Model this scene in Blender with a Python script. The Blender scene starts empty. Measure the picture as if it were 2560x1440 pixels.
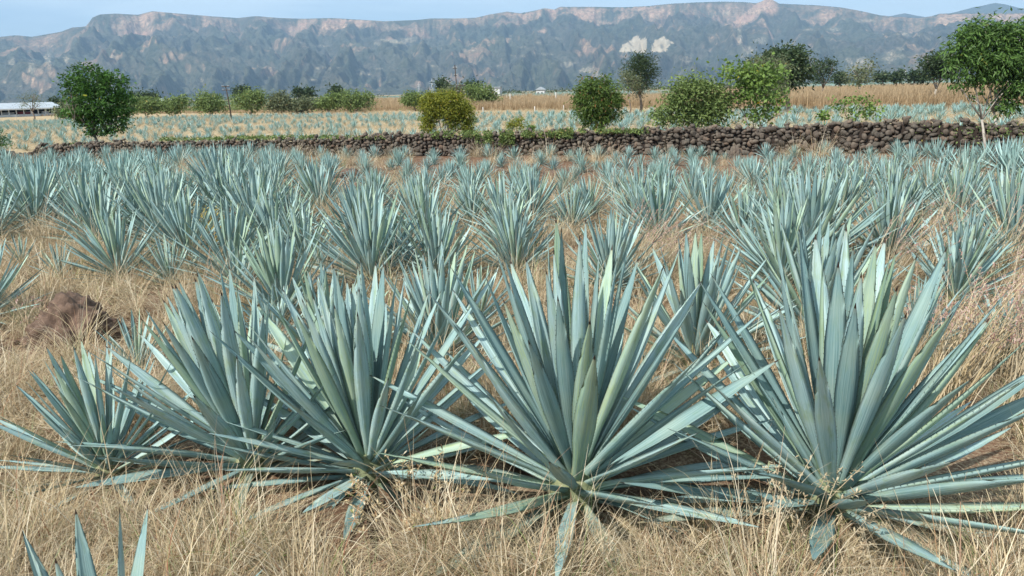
import bpy, bmesh, math, random
import numpy as np
from mathutils import Vector, Matrix, Euler

random.seed(7); np.random.seed(7)
R = math.radians
scene = bpy.context.scene
C = scene.collection

# ------------------------------------------------------------------ camera
CAMH, LENS, PITCH, ROLL = 2.3, 28.0, 13.9, -1.6
FPX = 2560*LENS/36.0
cam_d = bpy.data.cameras.new('camera'); cam_d.lens = LENS; cam_d.sensor_width = 36
cam_d.clip_start = 0.05; cam_d.clip_end = 40000
cam = bpy.data.objects.new('camera', cam_d); C.objects.link(cam)
CM = Matrix.Rotation(R(90-PITCH), 3, 'X') @ Matrix.Rotation(R(ROLL), 3, 'Z')
cam.matrix_world = Matrix.Translation((0, 0, CAMH)) @ CM.to_4x4()
scene.camera = cam

# ------------------------------------------------------------------ sun, sky, exposure
SUN_EL = 47.0
SUN_AZ = (-0.66, -0.75)            # horizontal direction towards the sun: from the left and a little behind
_l = math.hypot(*SUN_AZ)
to_sun = Vector((SUN_AZ[0]/_l*math.cos(R(SUN_EL)), SUN_AZ[1]/_l*math.cos(R(SUN_EL)), math.sin(R(SUN_EL))))
sd = bpy.data.lights.new('sun', 'SUN'); sd.energy = 5.0; sd.angle = R(0.53); sd.color = (1.0, 0.955, 0.88)
sun = bpy.data.objects.new('sun', sd); C.objects.link(sun)
sun.rotation_euler = to_sun.to_track_quat('Z', 'Y').to_euler(); sun.location = (-20, -20, 40)

world = bpy.data.worlds.new('World'); scene.world = world; world.use_nodes = True
wt = world.node_tree; wt.nodes.clear()
wo = wt.nodes.new('ShaderNodeOutputWorld'); bg = wt.nodes.new('ShaderNodeBackground')
sky = wt.nodes.new('ShaderNodeTexSky'); sky.sky_type = 'NISHITA'; sky.sun_disc = False
sky.sun_elevation = R(SUN_EL); sky.sun_rotation = math.atan2(SUN_AZ[0], SUN_AZ[1])
sky.altitude = 1200; sky.air_density = 1.0; sky.dust_density = 0.6; sky.ozone_density = 1.0
tc = wt.nodes.new('ShaderNodeTexCoord'); mp = wt.nodes.new('ShaderNodeMapping'); mp.inputs['Scale'].default_value = (1.6, 1.6, 9.0)
nz = wt.nodes.new('ShaderNodeTexNoise'); nz.inputs['Scale'].default_value = 2.4; nz.inputs['Detail'].default_value = 7; nz.inputs['Roughness'].default_value = 0.55
nz.inputs['Distortion'].default_value = 0.35
cr = wt.nodes.new('ShaderNodeMapRange'); cr.inputs['From Min'].default_value = 0.25; cr.inputs['From Max'].default_value = 0.62
cr.inputs['To Max'].default_value = 0.95
mx = wt.nodes.new('ShaderNodeMix'); mx.data_type = 'RGBA'; mx.inputs['B'].default_value = (7.4, 8.6, 9.1, 1)
wt.links.new(tc.outputs['Generated'], mp.inputs['Vector']); wt.links.new(mp.outputs[0], nz.inputs['Vector'])
wt.links.new(nz.outputs['Fac'], cr.inputs['Value']); wt.links.new(cr.outputs[0], mx.inputs['Factor'])
wt.links.new(sky.outputs[0], mx.inputs['A']); wt.links.new(mx.outputs['Result'], bg.inputs['Color'])
wt.links.new(bg.outputs[0], wo.inputs['Surface'])
bg.inputs['Strength'].default_value = 0.102
vs = scene.view_settings; scene.display_settings.display_device = 'sRGB'
vs.view_transform = 'Standard'; vs.look = 'None'; vs.gamma = 1; vs.exposure = 0.46; vs.use_curve_mapping = False
scene.render.engine = 'CYCLES'
scene.cycles.max_bounces = 4; scene.cycles.diffuse_bounces = 2; scene.cycles.transparent_max_bounces = 8
scene.cycles.volume_bounces = 0; scene.cycles.use_denoising = True

# ------------------------------------------------------------------ helpers
def ray(px, py):
    return CM @ Vector(((px-1280)/FPX, (720-py)/FPX, -1.0))
def on_ground(px, py, z=0.0):
    d = ray(px, py); t = (z-CAMH)/d.z
    return Vector((d.x*t, d.y*t, z))
def at_depth(px, py, y):
    d = ray(px, py); t = y/d.y
    return Vector((d.x*t, d.y*t, CAMH+d.z*t))
CMI = CM.inverted()
def project(P):
    c = CMI @ (Vector(P)-Vector((0, 0, CAMH)))
    if c.z >= -1e-6: return None
    return 1280+FPX*c.x/-c.z, 720-FPX*c.y/-c.z
CMn = np.array(CMI)
def project_np(X, Y, Z):
    P = np.stack([X, Y, Z-CAMH], -1) @ CMn.T
    w = np.maximum(-P[..., 2], 1e-3)
    return 1280+FPX*P[..., 0]/w, 720-FPX*P[..., 1]/w

_rs = np.random.RandomState(11)
_perm = _rs.permutation(512); _perm = np.concatenate([_perm, _perm])
_ga = _rs.rand(1024)*2*np.pi
def pnoise(x, y):
    x = np.asarray(x, float); y = np.asarray(y, float)
    xi = np.floor(x).astype(int); yi = np.floor(y).astype(int); xf = x-xi; yf = y-yi
    def g(ix, iy, dx, dy):
        h = _ga[_perm[(_perm[ix & 511]+iy) & 511]]
        return np.cos(h)*dx+np.sin(h)*dy
    u = xf*xf*xf*(xf*(xf*6-15)+10); v = yf*yf*yf*(yf*(yf*6-15)+10)
    a = g(xi, yi, xf, yf)*(1-u)+g(xi+1, yi, xf-1, yf)*u
    b = g(xi, yi+1, xf, yf-1)*(1-u)+g(xi+1, yi+1, xf-1, yf-1)*u
    return (a*(1-v)+b*v)*1.5
def fbm(x, y, o=5, l=2.03, g=0.5):
    s = 0; a = 1; n = 0
    for k in range(o):
        s = s+a*pnoise(x+17.3*k, y-9.1*k); n += a; a *= g; x = x*l; y = y*l
    return s/n
def ridged(x, y, o=5, l=2.05, g=0.5):
    s = 0; a = 1; n = 0
    for k in range(o):
        s = s+a*(1-np.abs(pnoise(x+31.7*k, y+5.3*k))*1.6); n += a; a *= g; x = x*l; y = y*l
    return s/n
def ss(a, b, x):
    t = np.clip((x-a)/(b-a), 0, 1); return t*t*(3-2*t)

def tag(o, label=None, cat=None, group=None, kind=None):
    if label: o['label'] = label
    if cat: o['category'] = cat
    if group: o['group'] = group
    if kind: o['kind'] = kind
    return o
def empty(name, loc=(0, 0, 0), rz=0.0, **k):
    o = bpy.data.objects.new(name, None); o.empty_display_size = 0.2
    o.location = loc; o.rotation_euler = (0, 0, rz); C.objects.link(o); return tag(o, **k)
def mesh_obj(name, me, parent=None, loc=(0, 0, 0), **k):
    o = bpy.data.objects.new(name, me); C.objects.link(o); o.location = loc
    if parent: o.parent = parent
    return tag(o, **k)

class MB:
    """Collects quads/tris with an optional per-vertex tint attribute."""
    def __init__(s): s.v = []; s.f = []; s.t = []; s.uv = None
    def quad(s, a, b, c, d, t=0.5):
        n = len(s.v); s.v += [a, b, c, d]; s.f.append((n, n+1, n+2, n+3)); s.t += [t]*4
    def box(s, c, size, rz=0.0, t=0.5, rot=None):
        M = rot if rot is not None else Matrix.Rotation(rz, 3, 'Z')
        n = len(s.v)
        for z in (-.5, .5):
            for x, y in ((-.5, -.5), (.5, -.5), (.5, .5), (-.5, .5)):
                s.v.append(tuple(M @ Vector((x*size[0], y*size[1], z*size[2]))+Vector(c))); s.t.append(t)
        for f in ((0, 3, 2, 1), (4, 5, 6, 7), (0, 1, 5, 4), (1, 2, 6, 5), (2, 3, 7, 6), (3, 0, 4, 7)):
            s.f.append(tuple(n+i for i in f))
    def tube(s, pts, rad, sides=6, t=0.5):
        n0 = len(s.v); pts = [Vector(p) for p in pts]
        up = Vector((0.31, 0.2, 0.93))
        for i, p in enumerate(pts):
            d = (pts[min(i+1, len(pts)-1)]-pts[max(i-1, 0)])
            d = d.normalized() if d.length > 1e-9 else Vector((0, 0, 1))
            a = d.cross(up)
            if a.length < 0.1: a = d.cross(Vector((1, 0, 0)))
            a.normalize(); b = d.cross(a)
            for k in range(sides):
                an = 2*math.pi*k/sides
                s.v.append(tuple(p+(a*math.cos(an)+b*math.sin(an))*rad[i])); s.t.append(t)
        for i in range(len(pts)-1):
            for k in range(sides):
                k2 = (k+1) % sides
                s.f.append((n0+i*sides+k, n0+i*sides+k2, n0+(i+1)*sides+k2, n0+(i+1)*sides+k))
        s.f.append(tuple(n0+(len(pts)-1)*sides+k for k in range(sides)))
        s.f.append(tuple(n0+k for k in reversed(range(sides))))
    def mesh(s, name, mat, smooth=False):
        me = bpy.data.meshes.new(name); me.from_pydata([tuple(v) for v in s.v], [], s.f)
        at = me.attributes.new('tint', 'FLOAT', 'POINT'); at.data.foreach_set('value', s.t)
        if mat: me.materials.append(mat)
        if smooth: me.polygons.foreach_set('use_smooth', [True]*len(me.polygons))
        me.update(); return me
    def build(s, name, mat, parent=None, smooth=False, loc=(0, 0, 0), **k):
        return mesh_obj(name, s.mesh(name, mat, smooth), parent, loc, **k)

# ------------------------------------------------------------------ materials
class NT:
    def __init__(s, name):
        s.m = bpy.data.materials.new(name); s.m.use_nodes = True; s.t = s.m.node_tree; s.t.nodes.clear()
        s.out = s.n('ShaderNodeOutputMaterial'); s.b = s.n('ShaderNodeBsdfPrincipled'); s.l(s.b.outputs[0], s.out.inputs[0])
    def n(s, typ, **k):
        o = s.t.nodes.new(typ)
        for a, b in k.items(): setattr(o, a, b)
        return o
    def l(s, a, b): s.t.links.new(a, b)
    def val(s, x): return x
    def put(s, inp, x):
        if hasattr(x, 'links'): s.l(x, inp)
        else: inp.default_value = x if not isinstance(x, tuple) or len(x) != 3 or inp.type != 'RGBA' else (*x, 1)
    def noise(s, vec=None, scale=5, detail=4, rough=0.55, dist=0.0, dim='3D'):
        o = s.n('ShaderNodeTexNoise', noise_dimensions=dim); s.put(o.inputs['Scale'], scale); o.inputs['Detail'].default_value = detail
        o.inputs['Roughness'].default_value = rough; o.inputs['Distortion'].default_value = dist
        if vec is not None: s.l(vec, o.inputs['Vector'])
        return o.outputs['Fac']
    def mix(s, f, a, b, mode='MIX'):
        o = s.n('ShaderNodeMix', data_type='RGBA', blend_type=mode); s.put(o.inputs['Factor'], f); s.put(o.inputs['A'], a); s.put(o.inputs['B'], b)
        return o.outputs['Result']
    def rng(s, x, a, b, c=0.0, d=1.0):
        o = s.n('ShaderNodeMapRange'); s.l(x, o.inputs[0])
        for i, q in enumerate((a, b, c, d)): o.inputs[i+1].default_value = q
        return o.outputs[0]
    def math(s, op, a, b=0.0, c=0.0):
        o = s.n('ShaderNodeMath', operation=op); s.put(o.inputs[0], a); s.put(o.inputs[1], b)
        if op == 'MULTIPLY_ADD': s.put(o.inputs[2], c)
        return o.outputs[0]
    def attr(s, name): return s.n('ShaderNodeAttribute', attribute_name=name).outputs['Fac']
    def coord(s, which='Object'): return s.n('ShaderNodeTexCoord').outputs[which]
    def mapping(s, vec, scale=(1, 1, 1), loc=(0, 0, 0)):
        o = s.n('ShaderNodeMapping'); s.l(vec, o.inputs[0]); o.inputs['Scale'].default_value = scale; o.inputs['Location'].default_value = loc
        return o.outputs[0]
    def rand(s): return s.n('ShaderNodeObjectInfo').outputs['Random']
    def fin(s, col, rough=0.8, spec=0.3, bump=None, bstr=0.3, bdist=0.02, trans=0.0):
        s.put(s.b.inputs['Base Color'], col); s.put(s.b.inputs['Roughness'], rough); s.b.inputs['Specular IOR Level'].default_value = spec
        if bump is not None:
            o = s.n('ShaderNodeBump'); o.inputs['Strength'].default_value = bstr; o.inputs['Distance'].default_value = bdist
            s.l(bump, o.inputs['Height']); s.l(o.outputs[0], s.b.inputs['Normal'])
        if trans > 0:
            tr = s.n('ShaderNodeBsdfTranslucent'); s.put(tr.inputs['Color'], col); ms = s.n('ShaderNodeMixShader'); ms.inputs[0].default_value = trans
            s.l(s.b.outputs[0], ms.inputs[1]); s.l(tr.outputs[0], ms.inputs[2]); s.l(ms.outputs[0], s.out.inputs[0])
        return s.m

def mat_agave(kind=0):
    t = NT(('agave_leaf', 'agave_leaf_yellowish', 'agave_leaf_old')[kind]); uv = t.coord('UV'); sep = t.n('ShaderNodeSeparateXYZ'); t.l(uv, sep.inputs[0])
    u, v = sep.outputs[0], sep.outputs[1]
    rnd = t.rand()
    off = t.n('ShaderNodeCombineXYZ'); t.l(t.math('MULTIPLY', rnd, 57.0), off.inputs[0]); t.l(t.math('MULTIPLY', rnd, 31.0), off.inputs[1])
    add = t.n('ShaderNodeVectorMath', operation='ADD'); t.l(uv, add.inputs[0]); t.l(off.outputs[0], add.inputs[1]); q = add.outputs[0]
    streak = t.noise(t.mapping(q, (9, 1.1, 1)), 2.2, 3)
    blot = t.noise(t.mapping(q, (2.0, 5, 1)), 1.5, 4, 0.6)
    fine = t.noise(t.mapping(q, (30, 6, 1)), 3, 2)
    A_, B_ = (((0.18, 0.30, 0.305), (0.38, 0.53, 0.52)), ((0.22, 0.34, 0.31), (0.38, 0.51, 0.42)), ((0.15, 0.215, 0.185), (0.28, 0.36, 0.31)))[kind]
    base = t.mix(t.rng(streak, 0.35, 0.7), A_, B_)
    green = t.mix(t.rng(fine, .3, .7), (0.13, 0.225, 0.12), (0.30, 0.40, 0.17))
    gm = t.math('MULTIPLY', t.rng(blot, 0.50, 0.68), t.rng(rnd, 0.1, 1.0, 0.2, 0.9))
    c = t.mix(gm, base, green)
    if kind == 1: c = t.mix(t.rng(streak, .45, .62, 0, .5), c, (0.36, 0.47, 0.17))
    if kind == 2: c = t.mix(t.rng(blot, .48, .62, 0, .6), c, (0.20, 0.16, 0.09))
    dust = t.noise(t.mapping(q, (5, 3, 1)), 1.7, 5, .7); c = t.mix(t.rng(dust, .52, .72, 0, .45), c, (0.42, 0.50, 0.45))
    # pale old-bud imprint bands across the leaf
    w = t.n('ShaderNodeTexWave', wave_type='BANDS', bands_direction='Y'); t.l(t.mapping(q, (.15, 1, 1)), w.inputs['Vector']); w.inputs['Scale'].default_value = .8
    w.inputs['Distortion'].default_value = 2.0
    c = t.mix(t.rng(w.outputs['Fac'], .55, 1, 0, .22), c, (0.46, 0.53, 0.40))
    # thin darker margin and keel line
    edge = t.math('ABSOLUTE', t.math('SUBTRACT', u, 0.5))
    c = t.mix(t.rng(edge, 0.455, 0.49, 0, .35), c, (0.13, 0.17, 0.10)); c = t.mix(t.rng(edge, 0.493, 0.499, 0, .85), c, (0.07, 0.06, 0.035))
    # whitish-green bare base, brown spine
    c = t.mix(t.rng(v, 0.10, 0.0, 0, .5), c, (0.24, 0.30, 0.13))
    c = t.mix(t.rng(v, 0.93 if kind < 2 else .80, 0.972, 0, .7 if kind == 2 else .35), c, (0.26, 0.17, 0.08))
    c = t.mix(t.rng(v, 0.968, 0.975), c, (0.035, 0.018, 0.012))
    spots = t.noise(t.mapping(q, (14, 40, 1)), 1.3, 1)
    c = t.mix(t.rng(spots, 0.76, 0.8, 0, .6), c, (0.16, 0.12, 0.06))
    hv = t.n('ShaderNodeHueSaturation'); t.l(c, hv.inputs['Color']); t.l(t.rng(rnd, 0, 1, .72, 1.22), hv.inputs['Value']); t.l(t.rng(rnd, 0, 1, 1.15, .85), hv.inputs['Saturation'])
    return t.fin(hv.outputs[0], 0.60, 0.28, bump=streak, bstr=.35, bdist=.006)
def mat_agave_far():
    t = NT('agave_far'); g = t.attr('tint')
    c = t.mix(g, (0.15, 0.26, 0.255), (0.37, 0.53, 0.51))
    c = t.mix(t.rng(t.rand(), 0, 1, 0, .35), c, (0.17, 0.27, 0.19))
    return t.fin(c, 0.55, .3)
def mat_straw():
    t = NT('dry_straw'); g = t.attr('tint'); r = t.rand()
    ramp = t.n('ShaderNodeValToRGB'); t.l(g, ramp.inputs[0]); e = ramp.color_ramp.elements
    e[0].position = 0; e[0].color = (0.16, 0.24, 0.06, 1); e[1].position = 1; e[1].color = (0.78, 0.69, 0.52, 1)
    for p, cc in ((0.045, (0.20, 0.26, 0.08, 1)), (0.06, (0.27, 0.11, 0.06, 1)), (0.12, (0.36, 0.22, 0.12, 1)), (0.35, (0.40, 0.30, 0.165, 1)), (0.75, (0.64, 0.52, 0.32, 1))):
        el = e.new(p); el.color = cc
    c = t.mix(t.rng(r, 0, 1, 0, .5), ramp.outputs[0], (0.46, 0.40, 0.31))
    return t.fin(c, 0.7, .25, trans=.25)
def mat_tallgrass():
    t = NT('brown_tall_grass'); g = t.attr('tint'); r = t.rand()
    c = t.mix(g, (0.27, 0.18, 0.10), (0.52, 0.40, 0.25))
    c = t.mix(t.rng(r, 0, 1, 0, .6), c, (0.42, 0.31, 0.19))
    return t.fin(c, 0.8, .2, trans=.2)
def mat_leaves(name, dark, light, yellow=(0.45, 0.36, 0.05), yf=0.96, tr=.3):
    t = NT(name); g = t.attr('tint')
    c = t.mix(t.rng(g, 0, .9), dark, light)
    c = t.mix(t.rng(g, yf, yf+.005), c, yellow)
    return t.fin(c, 0.5, .3, trans=tr)
def mat_simple(name, a, b, scale=4, rough=.85, spec=.25, bstr=.5, bdist=.02, coord='Object', detail=5):
    t = NT(name); n = t.noise(t.coord(coord), scale, detail, .6)
    return t.fin(t.mix(t.rng(n, .3, .7), a, b), rough, spec, bump=n, bstr=bstr, bdist=bdist)
def mat_stone():
    t = NT('basalt_stone'); co = t.coord('Object'); r = t.rand(); g = t.attr('tint')
    h = t.math('FRACT', t.math('ADD', t.math('MULTIPLY', r, 7.13), g))
    n = t.noise(co, 2.3, 6, .65); n2 = t.noise(co, 9, 3, .6)
    ramp = t.n('ShaderNodeValToRGB'); t.l(h, ramp.inputs[0]); e = ramp.color_ramp.elements
    e[0].color = (0.045, 0.038, 0.034, 1); e[1].color = (0.165, 0.145, 0.12, 1); e[1].position = 1
    for p, cc in ((.3, (.066, .054, .047, 1)), (.55, (.095, .072, .058, 1)), (.72, (.085, .078, .068, 1)), (.9, (.14, .088, .062, 1))):
        e.new(p).color = cc
    c = t.mix(t.rng(n, .35, .7, 0, .6), ramp.outputs[0], (0.21, 0.18, 0.14))
    c = t.mix(t.rng(n2, .55, .75, 0, .6), c, (0.045, 0.038, 0.034))
    return t.fin(c, .9, .2, bump=n2, bstr=.7, bdist=.02)
def mat_ground():
    t = NT('field_ground'); co = t.coord('Object'); far = t.attr('far'); red = t.attr('red')
    a = t.noise(co, 1.1, 6, .65); b = t.noise(co, 6, 5, .7); f = t.noise(co, 38, 4, .7); w = t.noise(co, .12, 5, .6)
    soil = t.mix(t.rng(b, .3, .7), (0.10, 0.056, 0.036), (0.23, 0.14, 0.088))
    straw = t.mix(t.rng(f, .35, .65), (0.12, 0.09, 0.06), (0.46, 0.37, 0.25))
    m = t.math('ADD', t.rng(a, .38, .62, 0, .75), t.rng(f, .45, .6, -.25, .35))
    m = t.math('SUBTRACT', m, red)
    cl = t.n('ShaderNodeClamp'); t.l(m, cl.inputs[0])
    near = t.mix(cl.outputs[0], soil, straw)
    fa = t.mix(t.rng(w, .35, .65), (0.36, 0.27, 0.16), (0.46, 0.37, 0.24))
    fa = t.mix(t.rng(a, .35, .75, 0, .4), fa, (0.25, 0.20, 0.11))
    c = t.mix(far, near, fa)
    pl = t.attr('plain')
    cells = t.n('ShaderNodeTexVoronoi'); t.l(t.mapping(co, (.004, .0012, 1)), cells.inputs['Vector']); cells.inputs['Scale'].default_value = 1.0
    sp = t.n('ShaderNodeSeparateColor'); t.l(cells.outputs['Color'], sp.inputs[0])
    pc = t.mix(sp.outputs[0], (0.16, 0.15, 0.08), (0.36, 0.27, 0.16)); pc = t.mix(t.rng(sp.outputs[1], .6, .62), pc, (0.09, 0.12, 0.06))
    c = t.mix(pl, c, pc)
    return t.fin(c, .95, .15, bump=t.math('ADD', f, b), bstr=.8, bdist=.03)
def mat_mountain():
    t = NT('mountain_rock'); co = t.coord('Object'); rk = t.attr('rock'); pt = t.attr('patch'); vg = t.attr('veg')
    n = t.noise(co, .012, 8, .7); n2 = t.noise(co, .05, 4, .7); n3 = t.noise(co, .0022, 5, .6)
    scrub = t.mix(t.rng(n, .35, .68), (0.035, 0.042, 0.034), (0.150, 0.130, 0.100))
    scrub = t.mix(t.rng(n3, .38, .62, 0, .6), scrub, (0.085, 0.10, 0.062))
    scrub = t.mix(t.rng(n2, .47, .58, 0, .75), scrub, (0.022, 0.034, 0.020))
    strat = t.noise(t.mapping(co, (.0006, .0006, .03)), 1.5, 4)
    vert = t.noise(t.mapping(co, (.045, .045, .0022)), 1.0, 5, .65)
    rock = t.mix(t.rng(vert, .35, .65), (0.14, 0.088, 0.065), (0.60, 0.41, 0.27))
    rock = t.mix(t.rng(strat, .5, .65, 0, .7), rock, (0.42, 0.25, 0.18))
    rm = t.n('ShaderNodeClamp'); t.l(t.math('ADD', rk, t.rng(n2, .35, .65, -.3, .3)), rm.inputs[0])
    rmx = t.math('MULTIPLY', rm.outputs[0], t.rng(rk, .05, .2))
    c = t.mix(rmx, scrub, rock)
    pm = t.math('MULTIPLY', t.rng(t.math('ADD', pt, t.rng(n2, .35, .65, -.25, .25)), .25, 1.05), t.rng(pt, .1, .25))
    c = t.mix(pm, c, t.mix(t.rng(n, .3, .7), (0.34, 0.28, 0.20), (0.52, 0.45, 0.33)))
    c = t.mix(vg, c, (0.03, 0.05, 0.028))
    return t.fin(c, 1.0, .05, bump=n2, bstr=1.0, bdist=14.0)

M_AG = mat_agave(); M_AG1 = mat_agave(1); M_AG2 = mat_agave(2); M_AGF = mat_agave_far(); M_STRAW = mat_straw(); M_TALL = mat_tallgrass(); M_STONE = mat_stone()
M_GROUND = mat_ground(); M_MTN = mat_mountain()
M_BARK = mat_simple('bark', (0.12, 0.09, 0.07), (0.26, 0.21, 0.17), 14)
M_PALEBARK = mat_simple('pale_bark', (0.30, 0.26, 0.22), (0.50, 0.46, 0.40), 10)
M_POLE = mat_simple('weathered_wood', (0.045, 0.034, 0.028), (0.09, 0.07, 0.055), 6)
M_SOIL = mat_simple('red_earth', (0.060, 0.038, 0.028), (0.19, 0.125, 0.09), 9, bstr=.9, bdist=.04, detail=8)
M_WHITE = mat_simple('white_wall', (0.52, 0.53, 0.53), (0.66, 0.67, 0.67), 1.5, rough=.7, bstr=.05)
M_ROOF = mat_simple('pale_metal_roof', (0.30, 0.34, 0.38), (0.40, 0.45, 0.49), .8, rough=.6, bstr=.05)
M_POST = mat_simple('white_post', (0.50, 0.48, 0.43), (0.72, 0.70, 0.66), 8, rough=.9)
M_RED = mat_simple('red_paint', (0.30, 0.04, 0.05), (0.42, 0.08, 0.08), 3)
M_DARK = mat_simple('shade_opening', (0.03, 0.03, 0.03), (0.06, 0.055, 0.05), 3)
M_STEEL = mat_simple('galvanised_steel', (0.40, 0.41, 0.42), (0.55, 0.56, 0.57), 3)
M_PIN = mat_simple('agave_heart', (0.10, 0.13, 0.07), (0.26, 0.27, 0.15), 20)
LV = {
 'mango': mat_leaves('leaves_deep_green', (0.016, 0.050, 0.010), (0.085, 0.20, 0.030), (0.34, 0.34, 0.04), .985),
 'rust':  mat_leaves('leaves_green_rusty', (0.035, 0.075, 0.016), (0.15, 0.23, 0.045), (0.24, 0.12, 0.04), .90),
 'yell':  mat_leaves('leaves_yellow_green', (0.045, 0.090, 0.012), (0.36, 0.36, 0.045), (0.40, 0.25, 0.04), .95),
 'cast':  mat_leaves('leaves_bright_green', (0.055, 0.11, 0.025), (0.23, 0.34, 0.08), (0.60, 0.42, 0.03), .975),
 'grey':  mat_leaves('leaves_grey_green', (0.060, 0.080, 0.040), (0.22, 0.25, 0.13), (0.34, 0.28, 0.12), .93),
 'dark':  mat_leaves('leaves_dark_green', (0.020, 0.040, 0.018), (0.070, 0.11, 0.045), (0.12, 0.13, 0.05), .96),
 'hedge': mat_leaves('leaves_hedge_green', (0.06, 0.10, 0.028), (0.24, 0.32, 0.10), (0.40, 0.33, 0.10), .95),
 'right': mat_leaves('leaves_glossy_green', (0.022, 0.060, 0.014), (0.14, 0.25, 0.06), (0.30, 0.30, 0.06), .97),
}

# ------------------------------------------------------------------ ground
def wall_base_y(x):           # depth of the main stone wall at a given x (filled below)
    return np.interp(x, WX, WY)
WALLPX = [(-500, 404, 386), (-200, 402, 382), (0, 400, 378), (45, 400, 384), (75, 399, 386), (110, 398, 366), (300, 397, 357), (440, 394, 355), (600, 392, 352), (850, 389, 347), (950, 388, 339),
          (1120, 387, 336), (1280, 386, 331), (1500, 386, 326), (1700, 384, 317), (1850, 383, 313), (2000, 382, 308), (2100, 381, 302), (2300, 383, 298),
          (2400, 386, 303), (2480, 388, 306), (2560, 390, 300), (2800, 394, 300), (3200, 400, 300)]
WP = []
for a, b, c in WALLPX:
    g = on_ground(a, b); top = at_depth(a, c, g.y)
    WP.append((g.x, g.y, max(top.z, .18)))
WX = [p[0] for p in WP]; WY = [p[1] for p in WP]; WH = [p[2] for p in WP]

def gz(x, y):
    x = np.asarray(x, float); y = np.asarray(y, float)
    r = np.hypot(x, y)
    near = np.exp(-(r/45)**2)
    h = near*(0.07*fbm(x*.35, y*.35, 3)+0.035*fbm(x*2.1, y*2.1, 3))
    row = near*0.03*np.sin(y*2*np.pi/2.8)
    return h+row-0.02
def build_ground():
    n = 420
    u = np.linspace(-1, 1, n); b = 8.2
    s = np.sinh(b*u)/np.sinh(b)*9000
    X, Y = np.meshgrid(s, s+8.0)
    Z = gz(X, Y)
    V = np.stack([X, Y, Z], -1).reshape(-1, 3)
    i = np.arange(n*n).reshape(n, n)
    F = np.stack([i[:-1, :-1], i[:-1, 1:], i[1:, 1:], i[1:, :-1]], -1).reshape(-1, 4)
    me = np_mesh('ground', V, F, M_GROUND, True)
    wy = np.interp(X, WX, WY)
    far = ss(0, 3, Y-wy)*1.0
    plain = ss(150, 260, np.hypot(X, Y)-0*X)
    red = ss(14, 20, Y)*ss(1.5, -1.0, Y-wy)*ss(-9, -2, X)*.75+ss(3.6, 2, np.hypot(X+3.9, Y-8.0))*.25
    for nm, a in (('far', far), ('plain', plain), ('red', red)):
        at = me.attributes.new(nm, 'FLOAT', 'POINT'); at.data.foreach_set('value', a.reshape(-1).astype(np.float32))
    return mesh_obj('ground', me, kind='structure')
def np_mesh(name, V, F, mat, smooth=False):
    me = bpy.data.meshes.new(name)
    me.vertices.add(len(V)); me.vertices.foreach_set('co', np.asarray(V, np.float32).reshape(-1))
    k = F.shape[1]
    me.loops.add(F.size); me.loops.foreach_set('vertex_index', F.reshape(-1).astype(np.int32))
    me.polygons.add(len(F)); me.polygons.foreach_set('loop_start', np.arange(0, F.size, k, dtype=np.int32))
    me.polygons.foreach_set('loop_total', np.full(len(F), k, np.int32))
    if smooth: me.polygons.foreach_set('use_smooth', np.ones(len(F), bool))
    if mat: me.materials.append(mat)
    me.update(calc_edges=True); me.validate(); return me
build_ground()

# ------------------------------------------------------------------ mountains
CREST = [(-900, 150), (-500, 115), (-250, 98), (0, 92), (40, 88), (80, 92), (120, 85), (150, 80), (180, 69), (215, 66), (224, 54), (232, 43), (250, 36), (290, 34), (345, 37), (380, 28), (450, 34),
         (520, 40), (595, 45), (640, 40), (700, 45), (760, 47), (830, 45), (880, 48), (960, 53), (1040, 50), (1080, 46), (1150, 46), (1190, 44), (1230, 35), (1268, 29), (1300, 33), (1335, 27),
         (1362, 20), (1385, 24), (1400, 17), (1480, 17), (1560, 18), (1620, 15), (1680, 9), (1740, 6), (1800, 4), (1860, 5), (1890, 8), (1903, 4), (1915, -3), (1930, -1), (1948, 9), (2040, 13), (2100, 18),
         (2150, 27), (2200, 38), (2240, 42), (2300, 45), (2330, 40), (2350, 34), (2420, 33), (2500, 34), (2560, 33), (2750, 45), (3000, 70), (3500, 120)]
def az_el(px, py):
    d = ray(px, py); return math.atan2(d.x, d.y), math.atan2(d.z, math.hypot(d.x, d.y))
PATCH = [  # px polygons: pale bare slides and cleared fields (centre x, y, rx, ry)
 (1010, 101, 55, 8), (945, 110, 12, 5), (1345, 105, 14, 8), (1395, 95, 12, 4), (1420, 160, 22, 9), (1380, 158, 10, 3), (1190, 126, 25, 2.5), (1085, 165, 12, 3), (905, 185, 22, 5), (940, 172, 20, 3),
 (690, 120, 13, 3), (610, 137, 8, 3), (545, 122, 18, 3), (280, 142, 18, 5), (495, 127, 9, 4), (2085, 73, 17, 5), (1850, 75, 8, 4), (1815, 33, 11, 4), (2030, 75, 20, 3), (2170, 52, 24, 5),
 (2320, 98, 28, 5), (2255, 85, 40, 4), (2290, 90, 25, 3), (800, 115, 25, 4), (820, 170, 30, 4), (785, 200, 12, 3), (505, 200, 4, 6), (1470, 176, 26, 8), (1500, 190, 20, 4), (1240, 165, 14, 3), (1715, 150, 14, 12),
 (1310, 118, 22, 3), (1270, 90, 12, 2), (1360, 135, 34, 3), (1300, 140, 20, 3), (1560, 200, 25, 4), (12, 205, 5, 6), (50, 215, 9, 3), (120, 150, 12, 22), (80, 165, 9, 22), (165, 150, 8, 12), (30, 158, 8, 14),
 (1850, 100, 10, 14), (1870, 130, 20, 20), (1905, 100, 16, 12), (2150, 160, 30, 22), (2230, 140, 25, 20)]
POLY = [[(2075, 385), (2110, 330), (2160, 300), (2190, 270), (2215, 262), (2238, 300), (2275, 268), (2282, 330), (2275, 392)], [(2305, 392), (2340, 300), (2405, 272), (2482, 320), (2440, 345), (2425, 382)]]
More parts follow.
